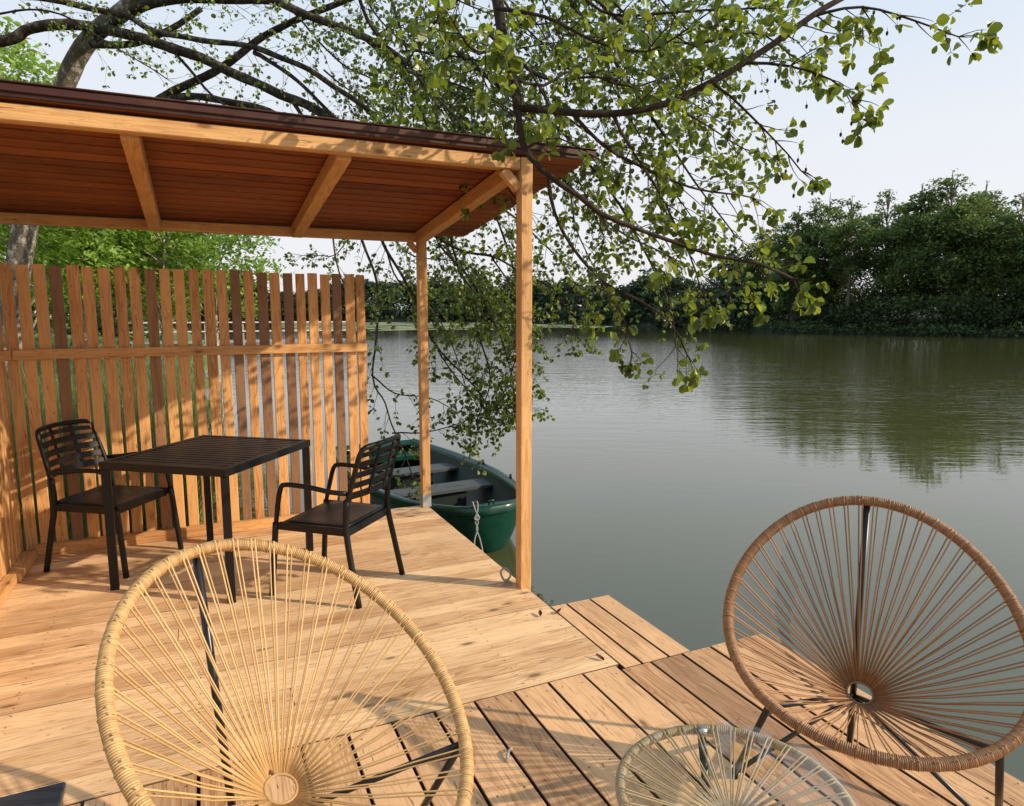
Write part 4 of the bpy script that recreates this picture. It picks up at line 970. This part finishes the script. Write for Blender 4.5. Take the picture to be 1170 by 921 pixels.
boughs = [
 # big bare limbs of the tree behind the roof
 dict(pts=[(-140, 75, 8.2), (0, 48, 8.2), (30, 33, 8.2), (70, 28, 8.2), (105, 30, 8.2), (145, 38, 8.0), (190, 52, 7.9), (240, 70, 7.8), (285, 92, 7.7), (320, 108, 7.6), (385, 140, 7.4), (440, 190, 7.2)], r0=.075, r1=.045, tl=.5, spacing=.35, leafL=.05, start=.1, dens=.35),
 dict(pts=[(-60, -25, 7.6), (0, -6, 7.6), (60, 0, 7.6), (100, 8, 7.7), (145, 18, 7.7), (175, 35, 7.6), (225, 45, 7.5), (280, 53, 7.4), (320, 65, 7.3), (375, 92, 7.2), (435, 142, 7.0), (470, 200, 6.9)], r0=.04, r1=.025, tl=.6, spacing=.22, leafL=.052, start=.1, dens=.55),
 dict(pts=[(103, 44, 8.4), (150, 12, 8.0), (200, 0, 7.7), (300, 1, 7.4), (350, 17, 7.2), (415, 40, 7.0), (450, 62, 6.9), (475, 105, 6.8)], r0=.07, r1=.03, tl=.6, spacing=.2, leafL=.052, start=.3, dens=.7),
 dict(pts=[(150, 140, 8.4), (185, 112, 8.3), (250, 80, 8.1), (300, 42, 7.9), (350, 20, 7.6), (420, -10, 7.3)], r0=.06, r1=.03, tl=.7, spacing=.25, leafL=.052, start=.3, dens=.6),
 dict(pts=[(175, 118, 8.3), (225, 110, 8.2), (300, 126, 8.0), (350, 150, 7.9)], r0=.05, r1=.035, tl=.5, spacing=.3, leafL=.052, dens=.5),
 dict(pts=[(195, 55, 7.9), (225, 90, 7.8), (262, 125, 7.7)], r0=.02, r1=.012, tl=.2, spacing=.4, leafL=.05, dens=.1),
 dict(pts=[(290, 60, 7.4), (330, 85, 7.3), (390, 140, 7.2)], r0=.024, r1=.016, tl=.5, spacing=.2, leafL=.05, dens=.6),
 dict(pts=[(105, 50, 8.3), (140, 50, 8.2), (180, 40, 8.1), (230, 10, 8.0)], r0=.05, r1=.03, tl=.5, spacing=.3, leafL=.05, dens=.4),
 dict(pts=[(-30, 20, 7.5), (60, 15, 7.3), (140, 60, 7.2), (190, 90, 7.2)], r0=.014, r1=.006, tl=.5, spacing=.16, leafL=.05, dens=.5, start=.4),
 # curtain of foliage hanging to the lake behind the posts
 dict(pts=[(350, 17, 7.6), (450, 60, 7.2), (520, 140, 7.0), (560, 230, 6.9), (590, 320, 6.9), (592, 390, 6.9), (575, 450, 6.9)], r0=.03, r1=.006, tl=.75, spacing=.12, leafL=.058, start=.25, droop=.9, mat='leaf2'),
 dict(pts=[(415, 40, 7.3), (470, 100, 7.1), (505, 200, 7.0), (520, 290, 7.0), (545, 370, 7.0), (560, 430, 7.0), (545, 480, 7.0)], r0=.026, r1=.006, tl=.75, spacing=.12, leafL=.058, start=.25, droop=.9, mat='leaf2'),
 dict(pts=[(435, 140, 7.2), (480, 210, 7.1), (500, 275, 7.0), (530, 310, 6.9), (552, 346, 6.8), (572, 385, 6.7), (585, 430, 6.7)], r0=.022, r1=.005, tl=.65, spacing=.12, leafL=.058, droop=.8, mat='leaf2'),
 dict(pts=[(385, 140, 7.5), (425, 220, 7.3), (437, 276, 7.2), (470, 337, 7.1), (497, 392, 7.0), (546, 444, 7.0), (560, 468, 7.0)], r0=.03, r1=.006, tl=.6, spacing=.14, leafL=.058, start=.4, droop=.8, mat='leaf2'),
 dict(pts=[(330, 110, 7.6), (385, 200, 7.4), (412, 270, 7.2), (433, 345, 7.0), (424, 428, 6.8), (439, 459, 6.8), (450, 495, 6.7), (470, 540, 6.6)], r0=.024, r1=.006, tl=.42, spacing=.22, leafL=.058, start=.3, droop=.8, dens=.7, mat='leaf2'),
 dict(pts=[(424, 428, 6.8), (450, 448, 6.8), (490, 455, 6.9), (520, 470, 7.0)], r0=.009, r1=.004, tl=.4, spacing=.12, leafL=.055, droop=.6, mat='leaf2'),
 dict(pts=[(448, 495, 6.7), (480, 497, 6.7), (510, 490, 6.8), (540, 478, 6.8)], r0=.008, r1=.004, tl=.35, spacing=.11, leafL=.055, droop=.3, mat='leaf2'),
 dict(pts=[(480, 262, 7.0), (527, 285, 6.8), (564, 293, 6.7), (594, 310, 6.6), (635, 335, 6.5), (655, 372, 6.4)], r0=.018, r1=.005, tl=.55, spacing=.13, leafL=.058, droop=.6, mat='leaf2'),
 dict(pts=[(560, 230, 6.9), (600, 260, 6.6), (640, 300, 6.4), (665, 345, 6.3)], r0=.014, r1=.005, tl=.55, spacing=.11, leafL=.058, droop=.6, mat='leaf2'),
 dict(pts=[(520, 300, 7.2), (570, 350, 7.2), (590, 400, 7.2), (596, 455, 7.2)], r0=.012, r1=.005, tl=.5, spacing=.11, leafL=.058, droop=.7, mat='leaf2'),
 dict(pts=[(440, 280, 7.5), (455, 320, 7.5), (490, 350, 7.5), (520, 400, 7.5), (535, 450, 7.5)], r0=.012, r1=.005, tl=.6, spacing=.12, leafL=.058, droop=.7, mat='leaf2'),
 dict(pts=[(410, 255, 8.0), (385, 290, 8.0), (370, 292, 8.0), (345, 292, 8.0)], r0=.010, r1=.004, tl=.3, spacing=.12, leafL=.055, droop=.3, mat='leaf2'),
 dict(pts=[(380, 262, 8.0), (385, 300, 8.0), (395, 325, 8.0), (425, 340, 7.8)], r0=.012, r1=.006, tl=.4, spacing=.15, leafL=.055, droop=.5, mat='leaf2'),
 # middle distance, above the roof's right end
 dict(pts=[(430, -60, 6.2), (455, 30, 6.0), (480, 90, 5.9), (520, 150, 5.8)], r0=.018, r1=.006, tl=.75, spacing=.11, leafL=.055, mat='leaf2'),
 dict(pts=[(500, -60, 5.4), (505, 30, 5.3), (560, 90, 5.2), (640, 150, 5.1), (700, 220, 5.0), (735, 285, 5.0), (765, 350, 5.0), (772, 395, 5.0)], r0=.022, r1=.005, tl=.55, spacing=.12, leafL=.055, droop=.6, mat='leaf2'),
 dict(pts=[(600, -60, 5.4), (680, 40, 5.2), (750, 140, 5.0), (800, 215, 5.0), (840, 270, 5.0)], r0=.02, r1=.005, tl=.65, spacing=.11, leafL=.055, mat='leaf2'),
 dict(pts=[(400, -40, 6.2), (430, 40, 6.0), (500, 90, 5.8), (570, 120, 5.6), (650, 190, 5.5), (690, 270, 5.4)], r0=.02, r1=.005, tl=.7, spacing=.12, leafL=.055, mat='leaf2'),
 dict(pts=[(640, -50, 4.6), (720, 30, 4.5), (790, 50, 4.4), (860, 40, 4.3), (900, 60, 4.3)], r0=.016, r1=.005, tl=.5, spacing=.12, leafL=.055),
 dict(pts=[(560, 40, 4.8), (620, 90, 4.7), (700, 90, 4.6), (780, 130, 4.5), (850, 170, 4.4)], r0=.014, r1=.004, tl=.55, spacing=.11, leafL=.055),
 dict(pts=[(590, 150, 5.6), (640, 200, 5.5), (700, 260, 5.4), (760, 290, 5.4), (830, 330, 5.3)], r0=.014, r1=.004, tl=.5, spacing=.12, leafL=.055, mat='leaf2'),
 dict(pts=[(400, -30, 6.6), (440, 30, 6.4), (490, 60, 6.2), (560, 70, 6.0)], r0=.012, r1=.004, tl=.6, spacing=.12, leafL=.055, mat='leaf2'),
 dict(pts=[(470, -40, 6.0), (520, 40, 5.8), (560, 110, 5.6), (570, 170, 5.6)], r0=.012, r1=.004, tl=.6, spacing=.12, leafL=.055, mat='leaf2'),
 dict(pts=[(540, -40, 5.6), (600, 30, 5.4), (650, 80, 5.4), (690, 140, 5.4)], r0=.012, r1=.004, tl=.6, spacing=.12, leafL=.055, mat='leaf2'),
 dict(pts=[(330, 10, 7.6), (390, 70, 7.3), (440, 100, 7.1), (500, 150, 7.0)], r0=.014, r1=.005, tl=.7, spacing=.14, leafL=.052, mat='leaf2'),
 dict(pts=[(370, 80, 7.4), (410, 110, 7.2), (470, 165, 7.0)], r0=.010, r1=.004, tl=.6, spacing=.14, leafL=.052, mat='leaf2'),
 dict(pts=[(620, 150, 5.8), (650, 210, 5.8), (660, 270, 5.8), (690, 330, 5.8)], r0=.012, r1=.004, tl=.55, spacing=.12, leafL=.055, droop=.7, mat='leaf2'),
 dict(pts=[(640, 130, 5.0), (700, 170, 5.0), (760, 210, 5.0), (800, 260, 5.0)], r0=.010, r1=.004, tl=.5, spacing=.12, leafL=.055, mat='leaf2'),
 dict(pts=[(505, 270, 7.4), (540, 330, 7.4), (580, 360, 7.3), (600, 400, 7.2)], r0=.012, r1=.004, tl=.6, spacing=.11, leafL=.058, droop=.6, mat='leaf2'),
 dict(pts=[(560, 290, 6.7), (590, 340, 6.7), (600, 395, 6.7), (590, 460, 6.7)], r0=.010, r1=.004, tl=.5, spacing=.11, leafL=.058, droop=.7, mat='leaf2'),
 dict(pts=[(500, 400, 7.0), (530, 440, 7.0), (570, 465, 7.0), (602, 466, 7.0)], r0=.008, r1=.004, tl=.42, spacing=.10, leafL=.058, droop=.5, mat='leaf2'),
 dict(pts=[(430, 250, 7.9), (470, 290, 7.9), (520, 300, 7.8), (580, 320, 7.7)], r0=.010, r1=.004, tl=.6, spacing=.12, leafL=.056, droop=.5, mat='leaf2'),
 # the near bough that comes down over the roof corner
 dict(pts=[(530, -260, 3.9), (556, -90, 3.4), (566, 0, 3.25), (574, 60, 3.2), (591, 124, 3.15)], r0=.038, r1=.022, tl=.40, spacing=.12, leafL=.062, start=.45),
 dict(pts=[(591, 124, 3.15), (640, 130, 3.15), (700, 131, 3.15), (758, 121, 3.15), (820, 92, 3.15), (880, 52, 3.15), (930, 18, 3.15), (985, -10, 3.2), (1050, -60, 3.2)], r0=.018, r1=.012, tl=.36, spacing=.15, leafL=.062, start=.12, droop=.2, dens=.8),
 dict(pts=[(591, 124, 3.15), (597, 165, 3.12), (622, 194, 3.08), (666, 222, 3.1), (689, 240, 3.1), (729, 258, 3.15), (775, 275, 3.2), (820, 290, 3.2), (868, 300, 3.2), (905, 318, 3.2)], r0=.016, r1=.006, tl=.28, spacing=.12, leafL=.062, start=.35, droop=.2),
 dict(pts=[(626, 198, 3.1), (636, 240, 3.2), (655, 278, 3.3), (689, 322, 3.4), (729, 343, 3.5), (763, 368, 3.5), (785, 405, 3.5)], r0=.010, r1=.004, tl=.26, spacing=.15, leafL=.058, start=.25, droop=.5),
 dict(pts=[(689, 322, 3.4), (705, 350, 3.4), (716, 385, 3.4), (722, 402, 3.4)], r0=.006, r1=.003, tl=.16, spacing=.09, leafL=.05, start=.3, droop=.5),
 dict(pts=[(655, 131, 3.15), (690, 166, 3.2), (735, 192, 3.3), (790, 214, 3.4), (860, 226, 3.5)], r0=.010, r1=.004, tl=.34, spacing=.10, leafL=.058),
 dict(pts=[(700, 131, 3.15), (720, 170, 3.2), (760, 230, 3.3), (790, 290, 3.3), (800, 330, 3.3)], r0=.008, r1=.004, tl=.3, spacing=.11, leafL=.056),
 dict(pts=[(815, 96, 3.15), (850, 130, 3.2), (885, 165, 3.2), (915, 195, 3.2)], r0=.007, r1=.003, tl=.22, spacing=.10, leafL=.052, dens=.6),
 dict(pts=[(850, 72, 3.15), (900, 78, 3.1), (945, 92, 3.1), (975, 115, 3.1)], r0=.008, r1=.003, tl=.24, spacing=.09, leafL=.064),
 dict(pts=[(925, 20, 3.15), (985, 10, 3.1), (1045, 22, 3.1), (1095, 42, 3.1)], r0=.008, r1=.003, tl=.22, spacing=.11, leafL=.062, dens=.8),
 dict(pts=[(574, 40, 3.2), (545, 60, 3.0), (525, 40, 2.9), (515, 20, 2.9)], r0=.010, r1=.004, tl=.3, spacing=.08, leafL=.068),
 dict(pts=[(568, 10, 3.2), (620, 20, 3.1), (680, 50, 3.0), (740, 60, 3.0), (790, 30, 3.0)], r0=.010, r1=.004, tl=.34, spacing=.10, leafL=.062),
 dict(pts=[(640, -40, 3.3), (690, 10, 3.3), (770, 10, 3.2), (850, 10, 3.2)], r0=.010, r1=.004, tl=.32, spacing=.11, leafL=.06),
 dict(pts=[(580, 90, 3.2), (620, 100, 3.3), (660, 80, 3.4), (720, 95, 3.5), (770, 80, 3.6)], r0=.008, r1=.004, tl=.32, spacing=.10, leafL=.058),
 dict(pts=[(600, 170, 3.1), (640, 160, 3.2), (690, 185, 3.3)], r0=.006, r1=.003, tl=.2, spacing=.12, leafL=.055),
 dict(pts=[(560, -30, 3.6), (500, 20, 3.8), (470, 60, 4.0), (450, 110, 4.2)], r0=.012, r1=.004, tl=.4, spacing=.10, leafL=.058),
]
rb = random.Random(77)
for i in range(20):
    x0 = rb.uniform(430, 760); y0 = rb.uniform(-50, 90); d0 = rb.uniform(4.4, 6.2); a_ = rb.uniform(-.3, 1.0); ln_ = rb.uniform(110, 190)
    q = [(x0 + ln_ * u * math.cos(a_) , y0 + ln_ * u * math.sin(a_) + 25 * u * u, d0 - .2 * u) for u in (0, .35, .7, 1)]
    boughs.append(dict(pts=q, r0=.009, r1=.0035, tl=.5, spacing=.13, leafL=.052, mat='leaf2' if i % 3 else 'leaf', droop=.4))
for i, bdef in enumerate(boughs): NL += bough('bough', seed=i + 1, **bdef)
print('leaves', NL)
# alder cones hanging from the outer twigs
for i in range(22):
    px, py = random.choice([(945, 105), (975, 150), (930, 205), (900, 190), (960, 140), (880, 100), (1015, 20), (820, 330), (660, 380)]); p = at(px + random.uniform(-25, 25), py + random.uniform(-12, 18), 3.15)
    b = MB(); b.tube([p + V(0, 0, .02), p + V(.001, 0, .004), p + V(0, 0, .0035), p, p - V(0, 0, .008), p - V(0, 0, .016)], [.0008, .0008, .003, .0055, .006, .002], 6); b.build('cone', M['twig'], alder)
